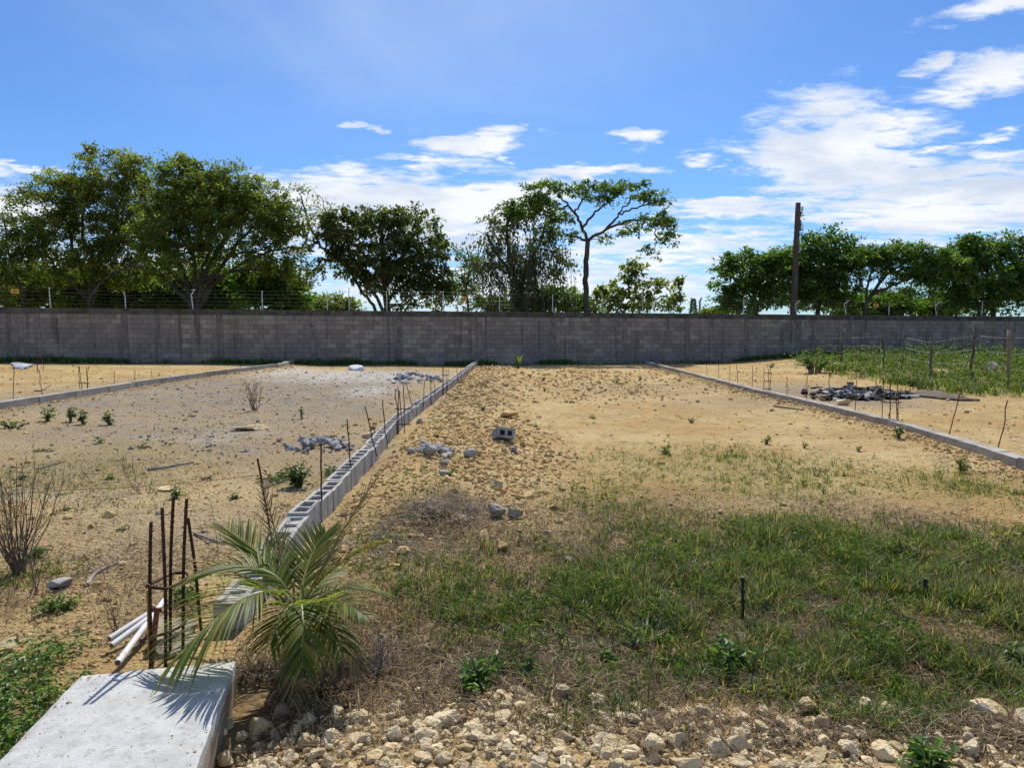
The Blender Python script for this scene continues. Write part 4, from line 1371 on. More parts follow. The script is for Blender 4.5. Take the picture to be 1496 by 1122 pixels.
NL += tree('flat_crowned_tree', 'wide flat-crowned tree showing fine branches among the right trees', 'tree', 37,
           [([(1262, 460), (1280, 420), (1310, 390), (1345, 370)], 7, 2), ([(1265, 450), (1270, 410), (1285, 375)], 5, 2), ([(1275, 430), (1320, 410), (1365, 395)], 5, 1), ([(1280, 420), (1300, 385), (1310, 370)], 4, 1), ([(1300, 400), (1350, 385), (1390, 385)], 4, 1)],
           [(1275, 375, 34, 16, 0), (1320, 368, 42, 13, 0), (1365, 378, 34, 14, 0), (1300, 395, 50, 20, 0, .7), (1355, 400, 44, 16, 0, .7), (1395, 395, 16, 14, 0), (1330, 430, 60, 16, 1, .4)],
           300, 75, .14, 'lf_right', csize=.55, flat=.45, seed=18, twig=.02)
NL += tree('dense_tree', 'dense dark tree at the right edge behind the wall', 'tree', 38,
           [([(1450, 460), (1448, 420), (1440, 380)], 9, 3), ([(1448, 430), (1410, 390), (1395, 375)], 6, 2), ([(1450, 420), (1485, 385), (1500, 365)], 6, 2)],
           [(1425, 365, 30, 18, 0), (1470, 362, 36, 17, 0), (1405, 375, 26, 18, 0), (1440, 395, 60, 36, 0), (1495, 390, 40, 40, 0), (1400, 425, 40, 30, 0), (1460, 435, 60, 26, 0), (1418, 350, 10, 10, 0)], 320, 58, .2, 'lf_right', csize=.6, seed=19)
NL += tree('bushy_thicket_tree', 'low bright bush under the flat-crowned tree', 'bush', 42,
           [([(1300, 460), (1300, 450), (1310, 440)], 3, 1)], [(1300, 446, 50, 14, 0), (1370, 448, 40, 12, 0), (1250, 448, 40, 14, 0)], 200, 70, .22, 'lf_bright', csize=.6, seed=20)
NL += tree('dense_tree', 'dark tree just beyond the right picture edge behind the wall', 'tree', 39,
           [([(1560, 460), (1560, 420), (1565, 370)], 9, 3)], [(1560, 370, 60, 30, 0), (1550, 420, 70, 40, 0)], 110, 50, .2, 'lf_right', csize=.6, seed=21)
for q, (xa, xb, yy) in enumerate(((1030, 1050, 455), (1050, 1075, 450))):
    NL += tree('distant_bush', ('tiny far bush beside the distant pole' if q == 0 else 'small far bush left of the light green shrub tree'), 'bush', 80, [([(xa + 8, 458), (xa + 8, 456), (xa + 8, 454)], 1, .5)],
               [((xa + xb) / 2, yy + 2, (xb - xa) / 2 + 3, 4, 0)], 16, 50, .35, 'lf_midgreen', csize=.7, seed=22 + q)
# distant conifer
bp = TP(1013, 460, 90)
bp[2] = 0
t_ = thing('conifer_tree', bp, 'tiny distant spire-shaped conifer beyond the wall', 'tree')
tp_ = TP(1013, 436, 90)
Acc().tube([bp, tp_], [.14, .03], 5).obj('trunk', M['bark'], t_)
a = Acc()
n_ = 1500
f_ = rng.uniform(.35, 1, n_)
an = rng.uniform(0, 6.28, n_)
rr = (1 - f_) * 1.1 + .1
tier = .6 + .4 * np.abs(np.sin(f_ * 40))
C = bp + (tp_ - bp) * f_[:, None] + np.stack([np.cos(an), np.sin(an), 0 * an], -1) * (rr * tier * rng.uniform(.3, 1, n_))[:, None]
add_leaves(a, C, np.stack([np.cos(an), np.sin(an), 0 * an - .1], -1), rng.normal(0, .3, (n_, 3)) + [0, 0, 1], rng.uniform(.2, .4, n_), rng.uniform(.08, .15, n_), rng.uniform(0, .6, n_))
tag(a.obj('crown', M['lf_right'], t_), kind='stuff')
b = TP(1022, 460, 80)
b[2] = 0
a = Acc().tube([b, TP(1022.5, 440, 80), TP(1023.5, 437, 80), TP(1026, 436, 80)], [.12, .1, .09, .06], 6)
tag(a.obj('lamp_pole', M['polem'], origin=b), 'thin distant pole with a bent head beside the conifer', 'pole')
# old pole behind the wall
b, tp_ = TP(1158, 470, 36.5), TP(1166, 296, 36.5)
b[2] = -.2
pl = thing('utility_pole', (b[0], b[1], 0), 'tall brown leaning utility pole without wires behind the wall', 'pole')
pp = np.linspace(0, 1, 12)[:, None]
P = b + (tp_ - b) * pp
Acc().tube(P, np.linspace(.19, .125, 12), 10).obj('shaft', M['polem'], pl, smooth=True)
for z_ in (.93, .86, .88):
    q = b + (tp_ - b) * z_
    Acc().box(q + [.1, -.06, -.12], q + [.17, .06, .1], jit=.02).obj('bracket', M['polem'], pl)
a = Acc()
C = b + (tp_ - b) * rng.uniform(.80, .97, 90)[:, None] + rng.normal(0, .05, (90, 3)) + [.17, 0, 0]
add_leaves(a, C, rng.normal(0, 1, (90, 3)), rng.normal(0, 1, (90, 3)), rng.uniform(.08, .15, 90), rng.uniform(.05, .09, 90), rng.uniform(0, .5, 90))
tag(a.obj('creeper', M['lf_dark'], pl), kind='stuff')
print('trees done; leaves', NL)

# ------------------------------------------------------------------ barbed wire fence on the right
bf = thing('barbed_wire_fence', G(1360, 556), 'barbed wire fence on crooked wooden posts in the grass field', 'fence')
FP = [(1321, 485, 1318, 541, 2.2, 'postwood'), (1292, 482, 1291, 541, 2.6, 'postwood'), (1361, 492, 1359, 550, 4, 'postwood'), (1424, 478, 1420, 559, 5, 'postwood'), (1475, 482, 1473, 566, 6.5, 'palewood'), (1600, 470, 1596, 585, 7, 'postwood')]
line = []
for xt, yt, xb, yb, wpx, mt in FP:
    b = G(xb, yb)
    tp_ = TP(xt, yt, b[1])
    dd = b[1]
    P = bar_pts(b - [0, 0, .2], tp_, 9, .018 if mt == 'postwood' else .004)
    rd = .8 * wpx * dd / FPX / 2 * (1 + rng.normal(0, .1 if mt == 'postwood' else .02, 9))
    o = Acc().tube(P, rd, 7).obj('fence_post', M[mt], bf, smooth=True)
    if mt == 'palewood':
        tag(o, label='pale sawn post')
    line.append((b, tp_))
line.sort(key=lambda q: q[0][0] / q[0][1])
far_end = (G(1205, 525), TP(1209, 490, G(1205, 525)[1]))
line = [far_end] + line
for f_ in (.35, .6, .86):
    P = []
    for (b0, t0), (b1, t1) in zip(line[:-1], line[1:]):
        q0, q1 = b0 + (t0 - b0) * f_, b1 + (t1 - b1) * f_
        for s_ in np.linspace(0, 1, 9)[:-1]:
            P.append(q0 + (q1 - q0) * s_ - np.array([0, .05, .02 * math.sin(s_ * math.pi)]))
    P.append(line[-1][0] + (line[-1][1] - line[-1][0]) * f_)
    a = Acc().tube(P, .003, 3)
    P = np.array(P)
    for q in np.linspace(0, len(P) - 1.01, 60):
        i_ = int(q)
        p_ = P[i_] + (P[i_ + 1] - P[i_]) * (q - i_)
        a.tube([p_ + [-.02, 0, -.03], p_ + [.02, 0, .03]], .004, 3)
    a.obj('barbed_wire', M['barb'], bf)
for pts_, lab in (([(1203, 522), (1206, 505), (1209, 490)], 'dark leaning stick standing before the wall beside the green bush'),
                  ([(1229, 520), (1230, 503), (1232, 494), (1229, 481)], 'forked dead branch standing before the wall in the field')):
    dd = G(pts_[0][0], 530)[1]
    P = smooth_poly([TP(q[0], q[1], dd) for q in pts_], 8)
    P[0, 2] -= .3
    a = Acc().tube(P, np.linspace(.045, .02, len(P)), 6)
    if len(pts_) == 4:
        a.tube(smooth_poly([TP(1231, 497, dd), TP(1240, 492, dd), TP(1253, 488, dd - .1)], 6), [.03] * 6 + [.015] if False else .022, 5)
    tag(a.obj('dead_branch', M['postwood'], origin=TP(pts_[0][0], pts_[0][1], dd)), lab, 'branch')

# ------------------------------------------------------------------ loose stones
def on_ground(px, py):
    return G(px, py)


def stone(name, px, py, wpx, label, mat, seed, sub=2, squash=(1, .8, .65), pits=0, group=None, planes=9, sink=.25, rough=.05, cat='rock'):
    p_ = G(px, py)
    r_ = wpx * p_[1] / FPX / 2
    V, F = rock(sub, seed, planes, squash, rough, pits)
    a = np.random.default_rng(seed).uniform(0, 6.28)
    V = V * r_ * 1.15
    V = np.einsum('ij,mj->mi', rotz(np.array([a]))[0], V)
    V[:, 2] += -V[:, 2].min() * (1 - sink) - (V[:, 2].max() - V[:, 2].min()) * 0
    o = Acc().add(V + p_, F, random.random()).obj(name, M[mat], origin=p_)
    return tag(o, label, cat, group)


stone('pitted_rock', 724, 757, 30, 'pitted weathered rock, left one of the pair in the marl rubble', 'pitrock', 501, 3, (1, .8, .85), 14, sink=.1)
stone('pitted_rock', 750, 758, 28, 'pitted weathered rock, right one of the pair in the marl rubble', 'pitrock', 502, 3, (1, .8, .9), 12, sink=.1)
stone('rock', 727, 713, 22, 'pale round rock just above the pitted pair in the rubble', 'lime', 503, 3, (1, .8, .8), 5)
stone('rock', 744, 611, 26, 'orange brown flat rock in the marl beyond the fallen hollow block', 'clod', 504, 2, (1.2, .8, .5))
stone('rock', 1232, 592, 17, 'yellow boulder lying against the right kerb before the burnt heap', 'lime', 505, 2, (1, .8, .6))
stone('rock', 1081, 940, 20, 'pale upright rock in the grass below the thin black stake', 'lime', 506, 3, (.75, .7, 1.1))
stone('rock', 985, 962, 24, 'pale rough rock half hidden in grass left of the leafy weed', 'lime', 507, 3, (1, .8, .8), 4)
stone('rock', 800, 783, 14, 'small grey brown rock alone right of the pitted pair', 'pitrock', 508, 2)
stone('rock', 541, 640, 26, 'pale boulder at the end of the dark stone heap by the block row', 'lime', 509, 2, (1.2, .8, .55))
stone('rock', 366, 628, 30, 'pale flat slab stone beyond the grey gravel in the left lot', 'lime', 510, 2, (1.4, .8, .35))
stone('rock', 243, 716, 26, 'pale flat stone in the sandy left lot beside a green tuft', 'lime', 511, 2, (1.4, .9, .3))
stone('concrete_fragment', 88, 861, 34, 'grey broken concrete piece on bare earth near the dry bush', 'concrete', 512, 2, (1.2, .8, .5), planes=7, rough=.02, cat='concrete piece')
stone('rock', 773, 634, 10, 'small brown stone right of the fallen hollow block, nearer one', 'clod', 513, 1)
stone('rock', 818, 666, 11, 'small dark stone alone on the smooth sand right of the rubble', 'pitrock', 514, 1)
stone('rock', 795, 677, 10, 'small brown stone at the right rim of the rubble', 'clod', 515, 1)
stone('rock', 982, 525, 9, 'small pale block at the wall beyond the right kerb', 'lime', 516, 1)
stone('rock', 30, 985, 46, 'large buff stone at the left edge behind the green weeds', 'lime', 517, 3, (1.2, .9, .5), 4)
stone('rock', 10, 955, 34, 'flat buff stone at the left picture edge', 'lime', 518, 2, (1.2, .8, .5))
stone('rock', 831, 822, 22, 'rock tufted with grass below the pitted pair', 'pitrock', 519, 2, (1, .8, .6), 4)
stone('rock', 735, 808, 24, 'low brown rock in dry grass below the pitted pair', 'clod', 520, 2, (1.2, .8, .5), 4)
stone('mortar_lump', 262, 935, 120, 'pale lump of spilled mortar under the near rebar cage', 'mortarlump', 521, 3, (.95, .95, .5), 14, sink=.2, cat='mortar')
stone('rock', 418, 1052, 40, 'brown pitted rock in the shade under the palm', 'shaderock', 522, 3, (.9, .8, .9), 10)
stone('rock', 30, 537, 26, 'small grey lump by the white sack', 'greystone', 523, 2, (1, .8, .4))
# pale rocks of the rubble band along the near edge
gfr = 'limestone rocks in the rubble along the near edge'
used = []
nr_ = 0
for tries in range(900):
    px_, py_ = random.uniform(320, 1490), random.uniform(1020, 1140)
    lim = 1026 + 35 * (px_ < 560) + 10 * math.sin(px_ * .013)
    if px_ > 1330 and py_ < 1090 and random.random() < .6:
        continue
    if py_ < lim:
        continue
    sz = random.choice([11, 13, 15, 17, 20, 23, 27, 32, 40])
    if any(math.hypot(px_ - u[0], (py_ - u[1]) * 1.6) < (sz + u[2]) * .48 for u in used):
        continue
    used.append((px_, py_, sz))
    nr_ += 1
    stone('limestone_rock', px_, py_ + 6, sz, 'buff limestone rock in the rubble band along the bottom of the picture', 'lime', 2000 + nr_, 3 if sz > 30 else 2, (1, random.uniform(.7, .95), random.uniform(.5, .85)), 6 if sz > 24 else 2, gfr, planes=10, sink=random.uniform(.3, .55), rough=.07)
    if nr_ >= 190:
        break

# heaps of grey rubble: each larger piece is its own thing
def heap(cx_, cy_, rx_, ry_, n, smin, smax, label, group, seed, mat='greystone', height_px=10):
    r = np.random.default_rng(seed)
    for q in range(n):
        u = r.normal(0, .5, 2)
        if np.hypot(*u) > 1:
            u /= np.hypot(*u)
        f_ = max(0, 1 - np.hypot(*u))
        p_ = G(cx_ + u[0] * rx_, cy_ + u[1] * ry_)
        r_ = r.uniform(smin, smax) * p_[1] / FPX / 2
        V, F = rock(1, seed * 100 + q, 6, (1, .8, .6), .05)
        V = np.einsum('ij,mj->mi', randrot(1, .6)[0], V) * r_
        p_[2] += f_ * height_px * p_[1] / FPX * .6 + r_ * .3
        tag(Acc().add(V + p_, F, r.uniform(0, 1)).obj('rubble_piece', M[mat], origin=p_), label, 'rubble', group)


heap(468, 652, 52, 11, 60, 7, 17, 'grey broken stone in the dark heap left of the hollow block row', 'stones of the dark heap', 31, 'greystone', 14)
heap(632, 668, 36, 12, 26, 12, 24, 'grey broken block piece in the heap right of the hollow block row', 'pieces of the broken block heap', 32, 'concrete', 14)
heap(600, 556, 32, 8, 40, 5, 12, 'pale grey rubbish piece in the far heap behind the block row', 'pieces of the far grey rubbish heap', 33, 'ash', 14)
heap(635, 557, 16, 5, 16, 4, 9, 'dark grey rubbish piece beside the far heap', 'pieces beside the far rubbish heap', 34, 'greystone', 5)
stone('block_fragment', 650, 680, 17, 'grey block corner lying just below the broken block heap', 'concrete', 541, 1, (1.1, .8, .7), planes=6, rough=.02, cat='block piece')
stone('block_fragment', 650, 694, 22, 'flat grey block piece lowest below the broken block heap', 'concrete', 542, 1, (1.3, .7, .45), planes=6, rough=.02, cat='block piece')
stone('block_fragment', 691, 668, 22, 'grey block piece between the broken heap and the hollow block', 'concrete', 543, 1, (1.2, .7, .7), planes=6, rough=.02, cat='block piece')
stone('block_fragment', 752, 664, 16, 'dark grey block piece below the fallen hollow block', 'greystone', 544, 1, (.9, .7, .8), planes=6, rough=.02, cat='block piece')
stone('block_fragment', 612, 619, 12, 'small grey block end against the block row beyond its bend', 'concrete', 545, 1, (1.2, .8, .7), planes=6, rough=.02, cat='block piece')
# fallen hollow block, standing on end with its open side forward
p_ = G(735, 646)
ob = link('hollow_block', hollow('hollow_block', .24, .13, .15, .14, M['greystone']), None, tuple(p_ + [0, 0, .09]), (R(72), R(8), R(15)))
tag(ob, 'grey hollow block half buried on its side in the marl rubble', 'block')

# burnt rubbish heap: pieces
rb = np.random.default_rng(77)
for q in range(220):
    u = rb.normal(0, .48, 2)
    if np.hypot(*u) > 1:
        u /= np.hypot(*u)
    p_ = G(1250 + u[0] * 82, 579 + u[1] * 8)
    f_ = max(0, 1 - np.hypot(*u))
    s_ = rb.uniform(.04, .15)
    kind = rb.random()
    if kind < .6:
        V, F = rock(1, 9000 + q, 6, (1, .7, .4), .12)
        nm = 'burnt_scrap'
        V = V * s_
    else:
        a_ = Acc().box((-s_ * 1.3, -s_ * .6, -.012), (s_ * 1.3, s_ * .6, .012), jit=.03)
        V, F = a_.V[0], a_.F[4][0]
        nm = 'burnt_board'
    V = np.einsum('ij,mj->mi', randrot(1, .35)[0], V)
    p_[2] += .03 + f_ * .14
    mt = 'burnt' if rb.random() < .68 else ('ash' if rb.random() < .7 else 'tarp')
    tag(Acc().add(V + p_, F, rb.random()).obj(nm, M[mt], origin=p_), 'charred scrap in the burnt rubbish heap beyond the right kerb', 'rubbish', 'scraps of the burnt rubbish heap')
p_ = G(1242, 571)
t_ = thing('scorched_bucket', p_, 'small grey bucket on top of the burnt heap', 'bucket')
Acc().tube([p_ + [0, 0, .08], p_ + [0, 0, .2]], [.07, .085], 10).obj('body', M['ash'], t_)
Acc().tube([p_ + [0, 0, .197], p_ + [0, 0, .212]], [.095, .095], 10).obj('rim', M['burnt'], t_)
# brown crumpled sheet beside it
p0 = G(1290, 575)
n1_, n2_ = 40, 10
V = []
top = [(1298, 577), (1330, 575), (1352, 572), (1375, 575), (1400, 581), (1430, 584)]
bot = [(1298, 579), (1330, 578.5), (1352, 581), (1375, 584), (1400, 586), (1432, 586.5)]
for ii in range(n1_ + 1):
    s_ = ii / n1_ * 5
    ta = G(np.interp(s_, range(6), [q[0] for q in top]), np.interp(s_, range(6), [q[1] for q in top]) + 2)
    ba = G(np.interp(s_, range(6), [q[0] for q in bot]), np.interp(s_, range(6), [q[1] for q in bot]))
    for jj in range(n2_ + 1):
        f_ = jj / n2_
        q = ba + (ta - ba) * f_
        q[2] += .03 + .10 * math.sin(f_ * math.pi) * math.sin(min(1, s_ / 5) * math.pi) + .02 * math.sin(ii * .7 + jj * .8) * math.sin(f_ * math.pi)
        V.append(q)
F = [[ii * (n2_ + 1) + jj, (ii + 1) * (n2_ + 1) + jj, (ii + 1) * (n2_ + 1) + jj + 1, ii * (n2_ + 1) + jj + 1] for ii in range(n1_) for jj in range(n2_)]
o = Acc().add(V, np.array(F), .5).obj('brown_sheet', M['tarp'], origin=p0, smooth=True)
o.modifiers.new('thick', 'SOLIDIFY').thickness = .012
tag(o, 'long crumpled brown sheet lying right of the burnt heap', 'sheet')

# white sacks by the wall
for px_, py_, wpx, lab in ((519, 541, 32, 'white filled sack lying in front of the wall behind the grey lot'), (33, 539, 24, 'white sack lying near the wall at far left')):
    p_ = G(px_, py_)
    V, F = rock(3, int(px_), 3, (1, .55, .32), .03)
    V = np.sign(V) * np.abs(V) ** .85 * wpx * p_[1] / FPX / 2
    V[:, 2] += .06
    tag(Acc().add(V + p_, F, .5).obj('white_sack', M['bag'], origin=p_, smooth=True), lab, 'sack')
print('stones', nr_)

# ------------------------------------------------------------------ small scattered stones and clods (nobody could count them)
def area_points(n, xmin, xmax, ymin, ymax, dens):
    x_ = rng.uniform(xmin, xmax, n)
    y_ = rng.uniform(ymin, ymax, n)
    k_ = rng.random(n) < dens(x_, y_)
    return x_[k_], y_[k_]


def fan_points(n, r0, r1, dens, half=.92):
    """random points on the ground in front, as many to each ring of the view"""
    u = rng.uniform(math.log(r0), math.log(r1), n)
    y_ = np.exp(u)
    x_ = y_ * rng.uniform(-half, half, n)
    k_ = rng.random(n) < dens(x_, y_)
    return x_[k_], y_[k_]


notslab = lambda x, y: ((x > -1.0) | (x < -1.85) | (y > 3.05))
notrow = lambda x, y: ((np.abs(x + 1.62) > .13) | (y < 3))
tm0 = [rock(0, 300 + q, 5, (1, .8, .65), .16) for q in range(9)]
tm1 = [rock(1, 320 + q, 9, (1, .8, .7), .09) for q in range(9)]


def place(acc, tm, x_, y_, size, sink=.3, seed=0):
    z_ = height(x_, y_)
    idx = rng.integers(0, len(tm), len(x_))
    for q in range(len(tm)):
        k_ = idx == q
        n_ = int(k_.sum())
        if n_:
            s_ = size[k_]
            scatter(acc, tm[q], np.stack([x_[k_], y_[k_], z_[k_] + s_ * (.5 - sink)], -1), randrot(n_, .35), s_, rng.random(n_))


rub = lambda x, y: np.clip(zval(Z_rubble, x, y, .6) * (.3 + 1.1 * fbm(x * 1.1, y * 1.1, 61, 3)), 0, 1)
gv = lambda x, y: zval(Z_grey, x, y, .6)
# marl clods in the strip right of the block row
a = Acc()
x_, y_ = fan_points(90000, 4.6, 29, lambda x, y: np.clip(rub(x, y) * 1.1, 0, 1) * (x > -1.5) * notrow(x, y))
s_ = rng.lognormal(0, .45, len(x_)) * .0072 * y_ ** .5
place(a, tm0, x_, y_, s_)
x_, y_ = fan_points(16000, 4.6, 26, lambda x, y: rub(x, y) ** 1.3 * .34 * (x > -1.45) * notrow(x, y))
place(a, tm1, x_, y_, rng.lognormal(0, .5, len(x_)) * .024 * (y_ / 8) ** .15)
tag(a.obj('marl_rubble', M['clod']), 'crumbled tan marl clods strewn beside the hollow block row', 'rubble', kind='stuff')
# limestone gravel of the near band
a = Acc()
front_d = lambda x, y: sst(2.95, 2.5, y + .5 * (fbm(x * 1.5, y * 1.5, 63, 3) - .5)) * notslab(x, y) * (x > -1.05)
x_, y_ = area_points(26000, -1.2, 3.2, 1.9, 3.5, lambda x, y: front_d(x, y) * .5)
place(a, tm0, x_, y_, rng.lognormal(0, .45, len(x_)) * .010)
x_, y_ = area_points(5000, -1.2, 3.2, 1.9, 3.5, lambda x, y: front_d(x, y) * .42)
place(a, tm1, x_, y_, rng.lognormal(0, .4, len(x_)) * .024)
tag(a.obj('limestone_gravel', M['lime']), 'buff limestone gravel along the bottom of the picture', 'gravel', kind='stuff')
# thin gravel over the bare lots
a = Acc()
bare = lambda x, y: (.10 + .16 * (fbm(x * .8, y * .8, 65, 3) > .52)) * notslab(x, y) * notrow(x, y) * (FIELD(x, y) < .4) * (y - .184 * x < 30.1)
x_, y_ = fan_points(80000, 2.6, 30, lambda x, y: bare(x, y) * np.where((x > -.3) & (x < 5) & (y > 8), .5, 1))
place(a, tm0, x_, y_, rng.lognormal(0, .5, len(x_)) * .003 * y_ ** .6)
x_, y_ = fan_points(26000, 3.2, 7.5, lambda x, y: (x < -1.75) * sst(.40, .6, fbm(x * 1.3, y * 1.3, 67, 3)) * .55)
place(a, tm0, x_, y_, rng.lognormal(0, .55, len(x_)) * .0075)
x_, y_ = fan_points(5200, 2.8, 29, lambda x, y: bare(x, y) * .3)
place(a, tm1, x_, y_, rng.lognormal(0, .45, len(x_)) * .0055 * y_ ** .6)
# spoil thrown up against both kerbs
for K_, sgn, nn_ in ((KR, -1, 4200), (KL, 1, 1600)):
    Kp = np.array(K_)
    f_ = rng.uniform(0, 1, nn_) ** 1.6
    yy_ = Kp[0, 1] + f_ * (Kp[-1, 1] - Kp[0, 1])
    od = np.argsort(Kp[:, 1])
    xx_ = np.interp(yy_, Kp[od, 1], Kp[od, 0]) + sgn * (.12 + np.abs(rng.normal(0, .28, nn_)))
    place(a, tm0, xx_, yy_, rng.lognormal(0, .55, nn_) * .016)
tag(a.obj('scattered_gravel', M['clod']), 'small stones scattered over the bare sandy lots', 'gravel', kind='stuff')
a = Acc()
x_, y_ = fan_points(60000, 5, 29, lambda x, y: gv(x, y) * .16 * notrow(x, y) * (x < -1.8))
place(a, tm0, x_, y_, rng.lognormal(0, .5, len(x_)) * .0032 * y_ ** .55)
x_, y_ = fan_points(4000, 8, 14, lambda x, y: zval(zone([(330, 650, 150, 22, 1), (350, 632, 60, 12, 1)]), x, y) * .8)
place(a, tm1, x_, y_, rng.lognormal(0, .5, len(x_)) * .018)
tag(a.obj('grey_gravel', M['greygravel']), 'grey gravel crust spread over the left lot', 'gravel', kind='stuff')
print('gravel done')

# ------------------------------------------------------------------ grass, litter, weeds
Z_grass = zone([(1060, 690, 190, 34, .30), (880, 735, 80, 30, .3), (1390, 712, 110, 26, .25), (760, 850, 150, 55, .40), (950, 885, 150, 60, .85), (1200, 840, 240, 75, 1.0), (1410, 860, 150, 70, 1.0),
                (1330, 985, 190, 55, .9), (1110, 960, 180, 65, .55), (700, 905, 110, 55, .38), (830, 960, 120, 50, .28), (620, 850, 70, 40, .3), (1440, 830, 90, 60, .9), (1000, 800, 120, 35, .7), (620, 720, 50, 18, .12), (640, 690, 40, 12, .1),
                (1280, 1075, 80, 30, .4), (900, 1050, 60, 30, .25), (850, 1080, 60, 25, .3), (60, 700, 90, 30, .10), (150, 730, 120, 40, .06), (560, 800, 50, 40, .2), (470, 700, 60, 14, .2), (40, 845, 60, 30, .15), (900, 690, 60, 20, .12), (1720, 880, 260, 90, .9), (1700, 730, 160, 30, .25)])
Z_litter = zone([(640, 762, 62, 26, 1), (830, 890, 330, 110, .75), (1210, 890, 330, 120, .8), (470, 1000, 130, 80, .9), (980, 785, 240, 45, .6), (1300, 780, 180, 45, .5), (560, 930, 120, 90, .8), (1400, 1085, 120, 40, .9), (760, 980, 260, 50, .9), (1200, 1000, 300, 40, .8), (700, 1060, 300, 30, .4), (1000, 1090, 500, 40, .3), (1740, 900, 300, 110, .8), (260, 900, 60, 30, .3), (100, 850, 180, 60, .22), (250, 800, 140, 40, .2), (120, 720, 180, 50, .15), (430, 760, 80, 40, .2)])
patch = lambda x, y, s: sst(.36, .6, fbm(x * 1.6, y * 1.6, s, 4))
gpatch = lambda x, y: sst(.38, .64, .5 * fbm(x * 1.5, y * 1.5, 81, 3) + .5 * fbm(x * 6.5, y * 6.5, 82, 2))
gd = lambda x, y: zval(Z_grass, x, y, .6) * (.07 + .93 * gpatch(x, y)) * notslab(x, y) * notrow(x, y)
# blades grow in tufts
a = Acc()
x0, y0 = fan_points(75000, 2.3, 11, lambda x, y: np.clip(gd(x, y) * 1.2, 0, 1))
k_ = rng.integers(5, 10, len(x0))
bx, by = np.repeat(x0, k_), np.repeat(y0, k_)
n_ = len(bx)
sp = np.repeat(rng.uniform(.008, .035, len(x0)), k_)
bx, by = bx + rng.normal(0, 1, n_) * sp, by + rng.normal(0, 1, n_) * sp
th = np.repeat(rng.uniform(.045, .15, len(x0)) * (.5 + .6 * np.clip(gd(x0, y0), 0, 1)), k_) * rng.uniform(.6, 1.25, n_)
an = rng.uniform(0, 6.28, n_)
rn = np.clip(np.repeat(rng.uniform(.0, .8, len(x0)), k_) + rng.normal(0, .2, n_), 0, .86)
rn[rng.random(n_) < .22] = .97
add_blades(a, np.stack([bx, by, height(bx, by) - .005], -1), th, np.stack([np.cos(an), np.sin(an)], -1), rng.uniform(.2, 1.1, n_), rng.uniform(.0022, .0055, n_) * (1 + .05 * by), rn)
tag(a.obj('grass', M['grass']), 'patchy green grass with dry blades over the near right lot', 'grass', kind='stuff')
print('grass blades', n_)
# creeping stems with short leaves set at all angles
a = Acc()
x0, y0 = fan_points(150000, 2.3, 9.5, lambda x, y: np.clip(zval(Z_grass, x, y, .6) * (.05 + .95 * sst(.44, .60, .45 * fbm(x * 2.1, y * 2.1, 87, 3) + .55 * fbm(x * 8, y * 8, 88, 2))) * 1.1, 0, 1) * notslab(x, y) * notrow(x, y))
hz = rng.uniform(0, 1, len(x0)) ** 1.3 * (.03 + .12 * sst(.4, .65, fbm(x0 * 3.5, y0 * 3.5, 89, 3)))
k_ = rng.integers(2, 5, len(x0))
bx, by, hz = np.repeat(x0, k_), np.repeat(y0, k_), np.repeat(hz, k_)
n_ = len(bx)
bx, by = bx + rng.normal(0, .008, n_), by + rng.normal(0, .008, n_)
an = rng.uniform(0, 6.28, n_)
L = rng.uniform(.022, .06, n_)
add_leaves(a, np.stack([bx, by, height(bx, by) + hz], -1), np.stack([np.cos(an), np.sin(an), rng.normal(.45, .45, n_)], -1), np.stack([rng.normal(0, .5, n_), rng.normal(0, .5, n_), np.ones(n_)], -1), L, rng.uniform(.0045, .0085, n_), np.clip(np.repeat(rng.uniform(0, .8, len(x0)), k_) + rng.normal(0, .12, n_), 0, .93))
tag(a.obj('creeping_grass', M['weedgrass']), 'short-leaved creeping grass matted over the near right lot', 'grass', kind='stuff')
print('creeping', n_)
a = Acc()
x0, y0 = fan_points(24000, 2.3, 9, lambda x, y: zval(Z_grass, x, y, .6) * sst(.50, .62, fbm(x * 2.6, y * 2.6, 84, 3)) * notslab(x, y) * notrow(x, y))
k_ = rng.integers(4, 9, len(x0))
bx, by = np.repeat(x0, k_), np.repeat(y0, k_)
n_ = len(bx)
bx, by = bx + rng.normal(0, .02, n_), by + rng.normal(0, .02, n_)
th = np.repeat(np.minimum(rng.lognormal(-2.6, .4, len(x0)), .13), k_) * rng.uniform(.6, 1.2, n_)
an = rng.uniform(0, 6.28, n_)
add_blades(a, np.stack([bx, by, height(bx, by) - .004], -1), th, np.stack([np.cos(an), np.sin(an)], -1), rng.uniform(.4, 1.5, n_), rng.uniform(.004, .0085, n_), np.clip(np.repeat(rng.uniform(.0, .85, len(x0)), k_) + rng.normal(0, .1, n_), 0, .9))
tag(a.obj('weedy_grass', M['weedgrass']), 'brighter broad-bladed weedy grass in clumps on the near right lot', 'grass', kind='stuff')
a = Acc()
x_, y_ = fan_points(26000, 2.3, 9, lambda x, y: np.clip(zval(Z_litter, x, y, .6) + zval(Z_grass, x, y, .6), 0, 1) * .6 * patch(x, y, 86) * notslab(x, y) * notrow(x, y))
n_ = len(x_)
an = rng.uniform(0, 6.28, n_)
add_blades(a, np.stack([x_, y_, height(x_, y_) - .004], -1), rng.lognormal(-2.3, .4, n_), np.stack([np.cos(an), np.sin(an)], -1), rng.uniform(.1, 1.4, n_), rng.uniform(.0018, .004, n_), np.clip(rng.beta(1.3, 1.2, n_), 0, .89))
tag(a.obj('dead_stems', M['litter']), 'standing dead grass stems among the green', 'dry grass', kind='stuff')
